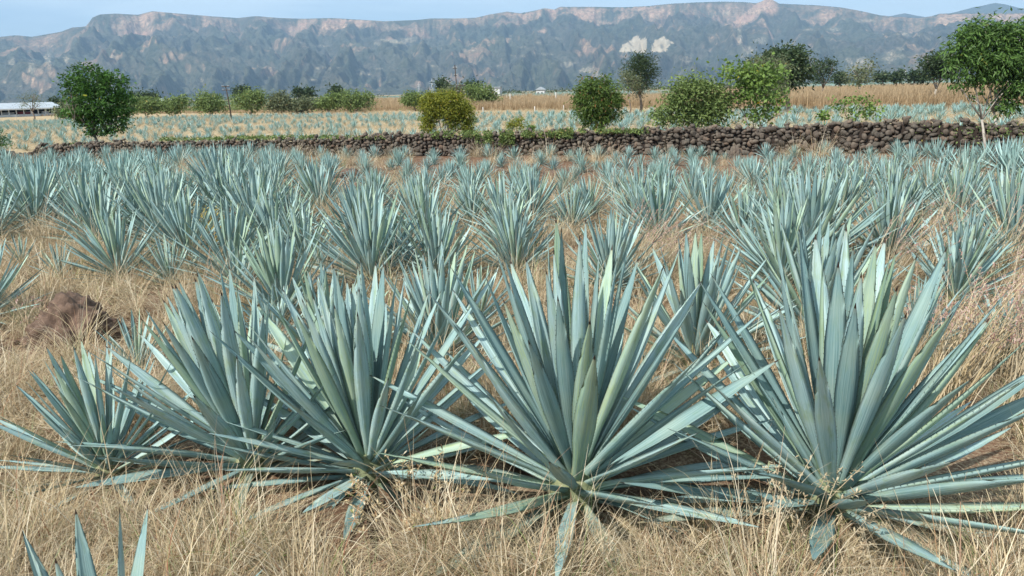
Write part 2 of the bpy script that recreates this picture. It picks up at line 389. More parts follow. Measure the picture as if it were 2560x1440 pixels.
def in_poly(PX, PY, poly):
    c = np.zeros(PX.shape, bool); n = len(poly)
    for i in range(n):
        x1, y1 = poly[i]; x2, y2 = poly[(i+1) % n]
        cond = ((y1 > PY) != (y2 > PY)) & (PX < (x2-x1)*(PY-y1)/((y2-y1)+1e-9)+x1); c ^= cond
    return c
def build_mountain():
    na, nr = 1150, 330
    az = np.linspace(R(-50), R(50), na)
    ca = [az_el(*p) for p in CREST]
    ex = np.interp(az, [c[0] for c in ca], [c[1] for c in ca])
    r0 = 3000.0; rc = 6000.0
    s = np.concatenate([np.linspace(-.05, 1.0, nr-50)**1.0, np.linspace(1.01, 1.5, 50)])
    A, S = np.meshgrid(az, s)
    EX = np.tile(ex, (len(s), 1))
    rcv = rc*(1+0.05*pnoise(A*5+3, 0*A)+.018*pnoise(A*26, 0*A))
    r0v = r0*(1+.08*pnoise(A*7, 0*A+4))
    Rr = r0v+(rcv-r0v)*S
    X = Rr*np.sin(A); Y = Rr*np.cos(A)
    Hc = CAMH+rcv*np.tan(EX)
    warp = .055*fbm(X/650, Y/650, 4)+.03*fbm(X/200, Y/200, 3)
    sw = np.clip(S+warp*np.sin(np.pi*np.clip(S, 0, 1))**.7, -.05, 1.5)
    xs = [-.05, 0, .12, .28, .40, .50, .58, .68, .80, .885, .925, .97, 1.0, 1.5]
    ys = [-.02, 0, .07, .20, .36, .44, .50, .60, .735, .82, .93, .985, 1.0, .96]
    P = np.interp(sw, xs, ys)
    # big spurs running down the slope, with gullies that branch
    spur = ridged(A*17+.6*fbm(X/900, Y/900, 3), S*1.6, 4)-.62
    gull = ridged(A*52+1.2*fbm(X/500, Y/500, 3), S*3.0+2*fbm(X/800, Y/800, 2), 4)-.6
    hill = ridged(X/760, Y/760, 6)-.6
    env = ss(.0, .16, S)*(1-ss(.86, .99, S))
    H = Hc*P+env*(Hc*.32*spur+Hc*.060*gull+Hc*.060*hill*(1-.6*ss(.4, .9, S)))
    cliff = ss(.84, .9, S)*(1-ss(.985, 1.0, S))
    H += cliff*Hc*.045*(ridged(A*150, S*3, 3)-.6)
    H += env*10*fbm(X/60, Y/60, 4)
    H += ss(.97, 1.0, S)*5*fbm(X/30, Y/30, 3)
    H = np.where(S <= 0, np.minimum(H, 0)-3, H)
    # the silhouette follows the traced crest
    tanel = (H-CAMH)/Rr
    mxt = tanel.max(0)
    want = np.tan(ex)
    k = want/mxt
    H = np.where(S > 0, CAMH+(H-CAMH)*(1+(k-1)*ss(0, .5, S)), H)
    V = np.stack([X, Y, H], -1)
    dHr = np.gradient(H, axis=0)/np.maximum(np.gradient(Rr, axis=0), .1)
    PX, PY = project_np(X, Y, H)
    # bare cliff below the rim: strength varies along the rim as in the photograph
    rimx = [0, 200, 235, 330, 360, 470, 560, 690, 730, 900, 960, 1200, 1300, 1380, 1600, 1720, 1800, 1900, 1960, 2060, 2120, 2200, 2330, 2560]
    rimv = [.35, .4, .75, .8, .85, .8, .35, .35, .8, .85, .5, .55, .9, 1.0, .95, .6, .5, .6, .4, .75, .6, .4, .9, 1.0]
    rim = np.interp(PX, rimx, rimv)
    band = ss(.80, .87, sw)*(1-ss(.965, .985, sw))
    rock = band*rim*(.62+1.5*fbm(X/200, Y/200, 3)+.6*fbm(A*260, S*5, 3))
    rock += ss(.85, 1.35, dHr)*.35*(1-ss(.97, 1, S))
    rock += ss(.30, .5, fbm(A*14+3, sw*16+.8*fbm(X/600, Y/600, 3), 4))*.55*ss(.3, .45, S)*(1-ss(.8, .86, S))
    rock += ss(.22, .42, fbm(X/330+9, Y/330, 4)+.15*ss(.5, 1.0, dHr))*.45*ss(.05, .2, S)*(1-ss(.8, .9, S))
    # rocky pinnacle ridge below the summit
    d = np.abs((PX-1920)*.60+(PY-0)*.80)/1.0
    ridge = ss(15, 6, np.abs((PX-1921)*.64+(PY)*.77))*ss(-14, 3, PY)*ss(78, 50, PY)*ss(1960, 1935, PX)
    rock += ridge*1.1
    rock += ss(28, 8, np.hypot(PX-1925, (PY-18)))
    V[..., 2] += ridge*70*0
    wob = 2.2*fbm(PX/30, PY/16, 4)
    patch = np.zeros(PX.shape)
    for (cx, cy, rx, ry) in PATCH:
        d = np.hypot((PX-cx)/rx, (PY-cy)/ry)+.55*wob; patch = np.maximum(patch, ss(1.4, .5, d)*.62*(.85+1.1*fbm(PX/7, PY/2.5, 3)))
    for poly in POLY:
        q = [(850+x*.336, y*.336) for x, y in poly]
        w2 = 2.2*fbm(PX/6, PY/6, 2)
        patch = np.where(in_poly(PX+w2, PY+w2, q), 1.3, patch)
    patch = np.where(S > .99, 0, patch)
    veg = ss(.985, .999, S)*.75
    i = np.arange(V.shape[0]*na).reshape(V.shape[0], na)
    F = np.stack([i[:-1, :-1], i[1:, :-1], i[1:, 1:], i[:-1, 1:]], -1).reshape(-1, 4)[:, ::-1]
    me = np_mesh('mountain_range', V.reshape(-1, 3), F, M_MTN, True)
    for nm, a in (('rock', np.clip(rock, 0, 1.2)), ('patch', patch), ('veg', veg)):
        at = me.attributes.new(nm, 'FLOAT', 'POINT'); at.data.foreach_set('value', a.reshape(-1).astype(np.float32))
    mesh_obj('mountain_range', me, kind='structure')
def build_far_peaks():
    cr = [(2100, 60), (2200, 46), (2235, 37), (2262, 32), (2290, 38), (2315, 42), (2360, 36), (2385, 30), (2430, 18), (2460, 12), (2488, 6), (2515, 10), (2545, 18), (2580, 24), (2700, 28), (2900, 60)]
    na, nr = 240, 50; ca = [az_el(*p) for p in cr]
    az = np.linspace(ca[0][0], ca[-1][0], na); ex = np.interp(az, [c[0] for c in ca], [c[1] for c in ca])
    A, S = np.meshgrid(az, np.linspace(0, 1.3, nr)); Rr = 7700+1100*S
    X = Rr*np.sin(A); Y = Rr*np.cos(A)
    H = 8800*np.tan(np.tile(ex, (nr, 1)))*(1-np.abs(1-S)**1.2*.55)+45*fbm(X/260, Y/260, 5)*np.clip(1-S, 0, 1)*2
    V = np.stack([X, Y, H], -1); i = np.arange(nr*na).reshape(nr, na)
    F = np.stack([i[:-1, :-1], i[:-1, 1:], i[1:, 1:], i[1:, :-1]], -1).reshape(-1, 4)
    me = np_mesh('far_peaks', V.reshape(-1, 3), F, M_MTN, True)
    for nm in ('rock', 'patch', 'veg'): me.attributes.new(nm, 'FLOAT', 'POINT')
    mesh_obj('far_peaks', me, kind='structure')
build_mountain(); build_far_peaks()

# ------------------------------------------------------------------ haze
def build_haze():
    mb = MB(); mb.box((0, 0, 573), (21500, 21500, 1154.6)); t = NT('haze_air'); t.t.nodes.remove(t.b)
    v = t.n('ShaderNodeVolumePrincipled'); v.inputs['Color'].default_value = (0.44, 0.69, 1.0, 1); v.inputs['Density'].default_value = HAZE
    v.inputs['Anisotropy'].default_value = 0.0
    t.l(v.outputs[0], t.out.inputs['Volume'])
    o = mb.build('haze', t.m, kind='stuff'); return o
HAZE = 0.000112
build_haze()

# ------------------------------------------------------------------ stone walls
def ico(sub):
    bm = bmesh.new(); bmesh.ops.create_icosphere(bm, subdivisions=sub, radius=0.5)
    v = np.array([q.co[:] for q in bm.verts]); f = np.array([[w.index for w in q.verts] for q in bm.faces]); bm.free(); return v, f
def rock_shape(seed, sub, amt=.5):
    v, f = ico(sub); rs = np.random.RandomState(seed)
    n = v/np.linalg.norm(v, axis=1)[:, None]; r = np.ones(len(v))
    for k in range(7):                       # worn facets: cut the ball by random planes
        d = rs.randn(3); d /= np.linalg.norm(d); c = rs.uniform(.42, .88)
        p = n@d; r = np.minimum(r, np.where(p > .05, c/np.maximum(p, .05), 9))
    r = r*(1+amt*.12*np.sin(n[:, 0]*5+rs.rand()*6)*np.sin(n[:, 1]*4+rs.rand()*6)+amt*.05*rs.randn(len(v))*.6)
    return v*r[:, None]*1.08, f
ROCKS = []
for k in range(14):
    v, f = rock_shape(100+k, 2)
    me = np_mesh('stone', v, f, M_STONE, False); me.attributes.new('tint', 'FLOAT', 'POINT'); ROCKS.append(me)
ROCK_LO = [rock_shape(100+k, 1) for k in range(14)]
def wall_stones(px_list, size_fn, seed, side=0.30, inner=0.0):
    """Stones over the front face and the top of a dry stone wall that follows a polyline with heights."""
    rs = random.Random(seed); out = []
    x = px_list[0][0]; xs = [p[0] for p in px_list]; ys = [p[1] for p in px_list]; hs = [p[2] for p in px_list]
    s = x
    while s < xs[-1]:
        w = size_fn(s)*rs.uniform(.75, 1.35); h = float(np.interp(s, xs, hs))*(rs.uniform(.80, .92) if s > 3 else rs.uniform(.88, 1.0)); z = 0.0; y0 = float(np.interp(s+w/2, xs, ys))
        first = True
        while z < h:
            w = size_fn(s)*rs.uniform(.7, 1.4)
            big = 1.45 if (z < .22 and rs.random() < .35) else 1.0
            hh = size_fn(s)*rs.choice((.5, .65, .75, .85, .95, 1.15, 1.3))*(1.3 if big > 1 else 1)
            ww = w*big*rs.uniform(.9, 1.25)
            out.append((s+w/2+rs.uniform(-.42, .42)*w, y0-side*(1-.30*z/max(h, .1))+rs.uniform(-.05, .05), z+hh/2, ww*1.16, size_fn(s)*rs.uniform(.95, 1.3), hh*1.20,
                        rs.uniform(-.5, .5), rs.uniform(-.35, .35)))
            z += hh*.90
        # capping stones across the top, so that the wall has a body
        for q in (.1, .34, .58):
            hh = size_fn(s)*rs.uniform(.6, .95)
            out.append((s+w/2+rs.uniform(-.2, .2)*w, y0-side+q*2*side, z-hh*.25+rs.uniform(-.04, .06), w*1.15, size_fn(s)*1.15, hh*1.1, rs.uniform(-.6, .6), rs.uniform(-.4, .4)))
        # rear face
        zz = .1
        while zz < h:
            out.append((s+w/2, y0+side*.9, zz, w*1.2, .22, .22, rs.uniform(-.5, .5), rs.uniform(-.3, .3))); zz += .2
        s += w*.93
    return out
def euler_np(tl, rz):
    return np.array((Matrix.Rotation(rz, 3, 'Z') @ Matrix.Rotation(tl, 3, 'Y')))
def build_wall(name, pts, size_fn, seed, n_single, label, cat='stone wall', side=.3):
    w = empty(name, (pts[len(pts)//2][0], pts[len(pts)//2][1], 0), label=label, cat=cat)
    inv = Vector(w.location)
    st = wall_stones(pts, size_fn, seed, side)
    rs = random.Random(seed+5); scored = []
    for q in st:
        p = project(q[:3])
        vis = p and -20 < p[0] < 2580 and 0 < p[1] < 1440 and q[1] < float(np.interp(q[0], [a[0] for a in pts], [a[1] for a in pts]))-side*.3
        scored.append((q[3]*q[5]/q[1]**2 if vis else 0))
    order = sorted(range(len(st)), key=lambda i: -scored[i]); single = set(order[:n_single])
    V = []; F = []; T = []; n = 0
    for i, q in enumerate(st):
        if i in single:
            o = bpy.data.objects.new('stone', ROCKS[rs.randrange(14)]); C.objects.link(o); o.parent = w
            o.location = Vector((q[0], q[1], q[2]+float(gz(q[0], q[1]))))-inv; o.scale = q[3:6]; o.rotation_euler = (rs.choice((0, math.pi)), q[6], q[7])
        else:
            v, f = ROCK_LO[rs.randrange(14)]
            Rm = euler_np(q[6], q[7]+rs.choice((0, math.pi)))
            vv = (v*np.array(q[3:6]))@Rm.T+np.array((q[0], q[1], q[2]+float(gz(q[0], q[1]))))-np.array(inv)
            V.append(vv); F.append(f+n); n += len(vv); T += [rs.random()]*len(vv)
    me = np_mesh('stone_rubble', np.concatenate(V), np.concatenate(F), M_STONE, True)
    at = me.attributes.new('tint', 'FLOAT', 'POINT'); at.data.foreach_set('value', T)
    mesh_obj('stone_rubble', me, w, kind='stuff')
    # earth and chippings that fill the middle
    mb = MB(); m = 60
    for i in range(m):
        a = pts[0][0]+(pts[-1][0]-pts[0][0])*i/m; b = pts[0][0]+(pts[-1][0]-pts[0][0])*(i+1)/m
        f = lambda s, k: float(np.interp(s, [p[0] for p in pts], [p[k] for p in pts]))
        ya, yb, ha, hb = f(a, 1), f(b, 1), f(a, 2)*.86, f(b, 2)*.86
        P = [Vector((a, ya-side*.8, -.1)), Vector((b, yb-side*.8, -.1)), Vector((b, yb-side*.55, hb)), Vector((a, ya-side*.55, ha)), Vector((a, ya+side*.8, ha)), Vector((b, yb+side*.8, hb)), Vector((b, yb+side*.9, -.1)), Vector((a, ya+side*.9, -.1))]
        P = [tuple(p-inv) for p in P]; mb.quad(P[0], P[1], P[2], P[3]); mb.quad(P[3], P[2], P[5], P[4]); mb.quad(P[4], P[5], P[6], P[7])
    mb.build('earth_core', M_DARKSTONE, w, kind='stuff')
    return w
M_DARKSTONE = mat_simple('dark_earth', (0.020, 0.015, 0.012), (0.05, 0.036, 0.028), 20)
wall = build_wall('stone_wall', WP, lambda s: float(np.interp(s, [-12, -2, 6, 10, 16], [.150, .150, .155, .17, .18])), 3, 300, 'long low dry stone wall of dark rounded field stones between the near and the far agave field')

# ------------------------------------------------------------------ agave
def leaf_arrays(w, L, bend, nv=11, teeth=True, twist=0.0, seed=0):
    vv = [0, .08, .2, .35, .5, .63, .76, .87, .94, .975, 1.0]
    ww = [.74, .60, .68, .90, 1.0, .94, .72, .43, .21, .10, .012]
    if nv < 11:
        vs_ = np.linspace(0, 1, nv); ww = list(np.interp(vs_, vv, ww)); vv = list(vs_)
    V = []; F = []; UV = []
    us = [(-1, .0), (-.55, -.26), (0, -.36), (.55, -.26), (1, .0), (.5, -.40), (0, -.58), (-.5, -.40)]
    rs = random.Random(seed)
    curve = lambda v: (bend*L*v*v, L*(v-abs(bend)*.5*v*v*abs(bend)))
    for i, v in enumerate(vv):
        hw = w/2*ww[i]; cz, cy = curve(v); tw = twist*v
        th = (1.15*(1-v)**.7+.35)
        for (a, b) in us:
            thick = b if abs(b) < .37 and a in (-1, 1, -.55, .55) or b == -.36 else b*th
            x = hw*a; z = hw*thick*1.0
            if v < .15 and b < -.3: z *= 1.3
            x2 = x*math.cos(tw)-z*math.sin(tw); z2 = x*math.sin(tw)+z*math.cos(tw)
            V.append((x2, cy, cz+z2)); UV.append((.5+a*.5, v))
    n = 8
    for i in range(len(vv)-1):
        for k in range(n):
            k2 = (k+1) % n; F.append((i*n+k, i*n+k2, (i+1)*n+k2, (i+1)*n+k))
    if teeth:
        m = int(L/.027)
        for s in (-1, 1):
            for j in range(2, m):
                v = j/m
                if v > .93: break
                hw = w/2*float(np.interp(v, vv, ww)); cz, cy = curve(v); tw = twist*v
                c, sn = math.cos(tw), math.sin(tw); e = rs.uniform(.002, .0045); b0 = .003
                i0 = len(V)
                V += [(s*hw*.985*c, cy-b0, cz+s*hw*sn), (s*hw*.985*c, cy+b0, cz+s*hw*sn), (s*(hw+e)*c, cy+b0*.8, cz+s*hw*sn)]
                UV += [(.5+s*.5, v)]*3; F.append((i0, i0+1, i0+2))
    return V, F, UV
def leaf_mesh(w, L, bend, teeth=True, twist=0.0, seed=0, nv=11):
    V, F, UV = leaf_arrays(w, L, bend, nv, teeth, twist, seed)
    me = bpy.data.meshes.new('leaf'); me.from_pydata(V, [], F); me.materials.append(M_AG)
    uvl = me.uv_layers.new(name='UVMap'); li = np.zeros(len(me.loops), int); me.loops.foreach_get('vertex_index', li)
    uvl.data.foreach_set('uv', np.array(UV)[li].reshape(-1)); me.polygons.foreach_set('use_smooth', [True]*len(me.polygons)); me.update(); return me
BENDS = [0.0, .025, -.03, .06, -.07, .045, -.16]
LEAVES = {}
for lod in (0, 1):
    for wi, w in enumerate((.072, .082, .092)):
        for bi, b in enumerate(BENDS):
            LEAVES[lod, wi, bi] = leaf_mesh(w, 1.0, b, lod == 0, random.Random(wi*9+bi).uniform(-.25, .25), wi*10+bi, 11 if lod == 0 else 7)
M_FOLD = leaf_mesh(.11, 1.0, .0, True, 0, 5)
def heart_mesh():
    v, f = ico(2); v = v*np.array((.24, .24, .34)); me = np_mesh('heart', v, f, M_PIN, True); return me
HEART = heart_mesh()
def rosette(n, rs, elmin=2, inner=88, power=.85, lenprof=(.96, 1.0, .80), want_t=False):
    """Leaf transforms of a unit agave: (matrix, bend index) with leaf length 1."""
    out = []
    a0 = rs.uniform(0, 6.28)
    for i in range(n):
        t = (i+.5)/n
        el = inner-(inner-elmin)*t**power+rs.gauss(0, 2.5)
        az = a0+i*2.39996+rs.gauss(0, .10)
        L = np.interp(t, [0, .45, 1], lenprof)*rs.uniform(.90, 1.05)
        if rs.random() < .07: L *= rs.uniform(.40, .75)
        r0 = .025+.075*t; z0 = .22*(1-t)**1.0+.05
        d = Vector((math.cos(R(el))*math.cos(az), math.cos(R(el))*math.sin(az), math.sin(R(el))))
        axis_in = Vector((-math.cos(az)*math.sin(R(el)), -math.sin(az)*math.sin(R(el)), math.cos(R(el))))   # upper face towards the axis / the sky
        xx = d.cross(axis_in).normalized()
        M = Matrix((xx, d, axis_in)).transposed()
        M = M @ Matrix.Rotation(rs.gauss(0, .16), 3, 'Y')
        bi = rs.choice((0, 0, 1, 2, 5)) if t < .55 else rs.choice((0, 1, 2, 3, 4, 4) if t < .85 else (2, 4, 4, 6))
        out.append((M.to_4x4(), Vector((math.cos(az)*r0, math.sin(az)*r0, z0)), L, bi) if not want_t else (M.to_4x4(), Vector((math.cos(az)*r0, math.sin(az)*r0, z0)), L, bi, t))
    return out
N_AG = [0]
def agave(pos, H, label, n=56, seed=0, lod=0, lean=(0, 0), elmin=2, wi=None, power=.85, wscale=1.0, group='blue agave plants of the near field'):
    rs = random.Random(seed); s = H*1.06/1.24; n = int(n*1.42)
    e = empty('agave_plant', (pos[0], pos[1], float(gz(pos[0], pos[1]))-.02), label=label, cat='agave', group=group)
    LM = Matrix.Rotation(R(lean[0]), 4, 'Y') @ Matrix.Rotation(R(lean[1]), 4, 'X')
    for (M, base, L, bi, t_) in rosette(n, rs, elmin, power=power, want_t=True):
        w = rs.choice((0, 1, 2)) if wi is None else wi
        o = bpy.data.objects.new('leaf', LEAVES[lod, w, bi]); C.objects.link(o); o.parent = e
        Lm = LM @ Matrix.Translation(base*s) @ M
        lw = s*wscale*rs.uniform(.85, 1.12)*min(1, L)**.6
        u_ = rs.random(); mm = M_AG2 if t_ > .86 and u_ < .6 else M_AG1 if (t_ < .45 and u_ < .26) or u_ < .07 else None
        if mm: o.material_slots[0].link = 'OBJECT'; o.material_slots[0].material = mm
        o.matrix_local = Lm @ Matrix.Diagonal((lw, L*s, lw, 1))
    h = bpy.data.objects.new('heart', HEART); C.objects.link(h); h.parent = e; h.location = (0, 0, .08*s); h.scale = (s, s, s)
    N_AG[0] += 1
    return e
def far_agave_mesh(seed, n=48, elmin=5, wid=.06, segs=3, scale=1.0):
    rs = random.Random(seed); V = []; F = []; T = []
    for (M, base, L, bi) in rosette(n, rs, elmin, power=.95, lenprof=(.95, 1.0, .85)):
        b = BENDS[bi]; i0 = len(V); ti = rs.random()
        for k in range(segs+1):
            v = k/segs; hw = wid/2*float(np.interp(v, [0, .4, .8, 1], [.6, 1, .55, .03]))
            for (a, z) in ((-1, 0), (0, -.45), (1, 0)):
                p = M.to_3x3() @ Vector((a*hw, v*L, z*hw+b*v*v*L))+base
                V.append(tuple(p*scale)); T.append(ti)
        for k in range(segs):
            for j in range(2):
                a = i0+k*3+j; F.append((a, a+1, a+4, a+3))
    me = bpy.data.meshes.new('agave_plant'); me.from_pydata(V, [], F); me.materials.append(M_AGF)
    at = me.attributes.new('tint', 'FLOAT', 'POINT'); at.data.foreach_set('value', T); me.update(); return me
FAR_AG = [far_agave_mesh(500+k, 62, 4, .062) for k in range(7)]

# hand placed plants: base pixel, height in m (from the tip row), label
def H_of(px, py, tip_py):
    g = on_ground(px, py); return max(.3, at_depth(px, tip_py, g.y).z)
HAND = [
 # px, py, tip, n, seed, lean(right deg), label, extra
 (1440, 1250, 592, 60, 4, 0, 'huge blue agave in the centre foreground with grey old leaves splayed at its foot', dict(elmin=-4, power=.98)),
 (2075, 1285, 606, 62, 21, 4, 'huge broad leaved agave at the right of the front row, reaching the right edge', dict(elmin=-4, power=.95, wscale=1.08)),
 (925, 1188, 665, 54, 33, -3, 'large front row agave with bright yellow green streaks left of the centre one', dict(elmin=-1, power=1.0)),
 (640, 1160, 650, 50, 47, -13, 'large front row agave leaning left with darker green lower leaves over red earth', dict(elmin=4, power=.95)),
 (275, 1180, 842, 44, 55, -8, 'shorter bluish front row agave at the left below the brown earth mound', dict(elmin=0, power=.9)),
 (1732, 925, 588, 46, 61, 3, 'agave behind and between the two largest front plants', dict(elmin=2)),
 (1098, 900, 600, 46, 72, 1, 'agave just behind the gap left of the centre foreground plant', dict(elmin=2)),
 (820, 925, 652, 42, 81, 0, 'agave half hidden behind the yellow streaked front row plant', dict(elmin=3)),
 (345, 925, 772, 22, 82, 2, 'small young agave in dry grass just right of the brown earth mound', dict(elmin=10, wscale=.8)),
 (2036, 850, 520, 50, 83, 2, 'tall agave standing right behind the broad leaved plant at the right', dict(elmin=4)),
 (2545, 905, 700, 40, 84, -4, 'agave cut by the right edge behind the tall pinkish grass stems', dict(elmin=6)),
 (-38, 800, 582, 46, 85, 2, 'agave cut by the left edge, its leaves reaching in above the dry grass', dict(elmin=0)),
 (300, 692, 497, 42, 86, -4, 'agave with dead brown spots on a broad central leaf, behind the earth mound', dict(elmin=4)),
 (428, 705, 572, 36, 87, -2, 'medium agave right of the spotted one behind the earth mound', dict(elmin=5)),
 (600, 735, 598, 34, 88, 0, 'low agave in front of the yellow dried weed', dict(elmin=8)),
 (765, 668, 497, 44, 89, -3, 'slender agave with narrow tips, in the second row right of the yellow dried weed', dict(elmin=4)),
 (930, 716, 458, 52, 90, -1, 'tall full agave in the middle rows, leaves fanned evenly, left of the centre', dict(elmin=5)),
 (1094, 712, 505, 46, 91, 0, 'agave directly behind the one in the gap left of the centre plant', dict(elmin=5)),
 (1288, 690, 500, 46, 92, 1, 'broad central leaved agave directly behind the centre foreground plant', dict(elmin=4)),
 (1525, 735, 520, 44, 93, 2, 'agave wrapped in pale dry grass stems right behind the centre plant', dict(elmin=4)),
 (1878, 655, 535, 20, 94, 0, 'small few leaved agave in dry grass between two large ones at right', dict(elmin=20)),
 (2022, 682, 408, 58, 95, 2, 'very tall dense agave towering over the rows at the right', dict(elmin=6)),
 (2232, 572, 400, 48, 96, 1, 'upright agave with a bare clump foot in yellow grass at the right', dict(elmin=10)),
 (2385, 752, 535, 40, 97, 4, 'agave with two broad spread halves behind the tall grass at the right', dict(elmin=6)),
 (2406, 545, 386, 48, 98, 4, 'tall narrow agave rising to the wall line near the right edge', dict(elmin=10)),
 (2530, 640, 408, 46, 99, 0, 'tall agave at the right edge behind the thin grass stems', dict(elmin=8)),
 (92, 566, 402, 50, 101, -7, 'full agave at the far left in front of the tawny grass tuft', dict(elmin=4)),
 (-10, 600, 420, 46, 102, -4, 'agave cut by the left edge in the dense left rows', dict(elmin=4)),
 (440, 572, 398, 48, 103, -14, 'agave leaning strongly left with long parallel leaves in the dense left rows', dict(elmin=6)),
 (560, 520, 352, 56, 104, -7, 'tallest agave of the left rows, its tips crossing the stone wall', dict(elmin=4)),
 (640, 590, 398, 50, 105, -1, 'tall dark bladed agave right behind the yellow dried weed', dict(elmin=5)),
 (800, 530, 388, 50, 106, -2, 'tall agave with evenly fanned fine leaves left of the centre, below the wall', dict(elmin=6)),
 (2290, 880, 690, 34, 108, 4, 'medium agave standing in tall grass right behind the broad leaved plant', dict(elmin=8)),
 (150, 690, 590, 16, 109, 0, 'small pale green agave in the dry grass behind the earth mound', dict(elmin=18, wscale=.8)),
 (55, 668, 585, 16, 110, 4, 'small pale agave next to the tawny tuft at the left', dict(elmin=18, wscale=.8)),
 (1195, 800, 640, 26, 111, 2, 'narrow agave in the grass gap left of the centre plant', dict(elmin=14, wscale=.8)),
 (690, 860, 690, 26, 112, -2, 'half hidden agave between the two left large front plants', dict(elmin=10)),
 (190, 548, 430, 44, 107, -6, 'agave behind the spotted one in the dense left rows', dict(elmin=6)),
]
placed = []
for (px, py, tip, n, seed, lean, label, kw) in HAND:
    g = on_ground(px, py); d = g.y
    kw.setdefault('wscale', 1.0 if d < 8 else .80); agave(g, H_of(px, py, tip), label, n if d < 8 else int(n*1.15), seed, 0 if d < 8 else 1, (lean, 0), **kw); placed.append((g.x, g.y, 1.0))
# the near one whose tips only enter at the lower left corner
agave(Vector((-1.52, 2.46, 0)), .95, 'near agave below the lower left corner of which only a few leaf tips show', 9, 321, 0, (0, 0), elmin=40, power=1.0); placed.append((-1.34, 2.62, 1))
ORD = ['first', 'second', 'third', 'fourth', 'fifth', 'sixth', 'seventh', 'eighth', 'ninth', 'tenth', 'eleventh', 'twelfth', 'thirteenth', 'fourteenth', 'fifteenth', 'sixteenth', 'seventeenth',
       'eighteenth', 'nineteenth', 'twentieth', '21st', '22nd', '23rd', '24th', '25th', '26th', '27th', '28th', '29th', '30th', '31st', '32nd', '33rd', '34th', '35th', '36th', '37th', '38th', '39th', '40th']
def rest_rows():
    rs = random.Random(77); rows = [6.75, 8.7, 10.3, 11.7, 13.1, 14.6, 16.2, 17.9, 19.5, 21.0, 22.4, 23.8, 25.3, 26.9, 28.5, 30.3, 32.0]
    recs = []
    for ri, y in enumerate(rows):
        hw = y*.66+2.2; x = -hw-rs.random()
        while x < hw:
            step = rs.uniform(.88, 1.28)
            x += step*(1.05 if y > 18.5 and x > -6 else 1)
            yy = y+rs.gauss(0, .28)+.03*x
            wy = float(np.interp(x, WX, WY))
            if yy > wy-.62: continue
            if any(math.hypot(x-a, yy-b) < (.70 if yy > 10 else .92) for a, b, c in placed): continue
            P = project((x, yy, 0))
            if not P or not -420 < P[0] < 2700: continue
            if yy < 7.9 and -60 < P[0] < 2620: continue
            if P[1] > 620 and P[0] < 460: continue
            inframe = -60 < P[0] < 2620
            # left half stays tall up to the wall, the middle and right get young towards it
            lf = float(np.interp(P[0], [0, 600, 950], [1, .9, 0])); rt = float(np.interp(P[0], [2100, 2560], [0, .5]))
            hc = float(np.interp(yy, [9, 12, 15, 18, 21, 24], [1.12, 1.05, .95, .78, .60, .54])); hl = float(np.interp(yy, [9, 16, 22, 28], [1.15, 1.12, 1.0, .78]))
            h = (hc*.93*(1-max(lf, rt))+hl*max(lf, rt))*rs.uniform(.84, 1.15)
            if rs.random() < .06: h *= .6
            h = min(h, 1.3)
            recs.append([ri, x, yy, h, P, inframe]); placed.append((x, yy, h))
    for ri in range(len(rows)):
        row = sorted([r for r in recs if r[0] == ri and r[5]], key=lambda r: r[4][0]); n = len(row)
        for k, r in enumerate(row): r.append((k, n))
    return recs, rows
recs, rows = rest_rows()
for (ri, x, y, h, P, inf, *kn) in recs:
    if inf:
        k, n = kn[0]
        where = f'{ORD[k]} from the left' if k < 22 else f'{ORD[n-1-k]} from the right'
        size = 'tall' if h > 1.12 else 'medium' if h > .85 else 'smallish' if h > .62 else 'young'
        label = f'{size} blue agave, {where} in filler row {ri+1} counted from the camera'.replace('filler row '+str(ri+1), ORD[ri+1]+' row')
        grp = 'blue agave plants of the near field'
    else:
        label = 'blue agave beside the photographed part of the near field'; grp = 'blue agaves beside the view'
    sd_ = int(abs(x*131+y*977))
    rl = random.Random(sd_)
    if y < 17.6 and inf:
        agave((x, y, 0), h, label, rl.choice((48, 53, 58)) if h > .8 else 42, sd_, 1, (rl.gauss(-3 if P[0] < 1300 else 1, 4), rl.gauss(0, 3)), elmin=5, group=grp, wscale=.80)
    else:
        me = FAR_AG[rl.randrange(7)]
        o = mesh_obj('agave_plant', me, None, (x, y, float(gz(x, y))-.02), label=label, cat='agave', group=grp)
        s = h/1.2; o.scale = (s*(1.12 if h > .8 else 1.0), s*(1.12 if h > .8 else 1.0), s); o.rotation_euler = (rl.gauss(0, .05), rl.gauss(-.05 if P[0] < 1300 else .02, .06), rl.uniform(0, 6.28)); N_AG[0] += 1
print('agaves near', N_AG[0])

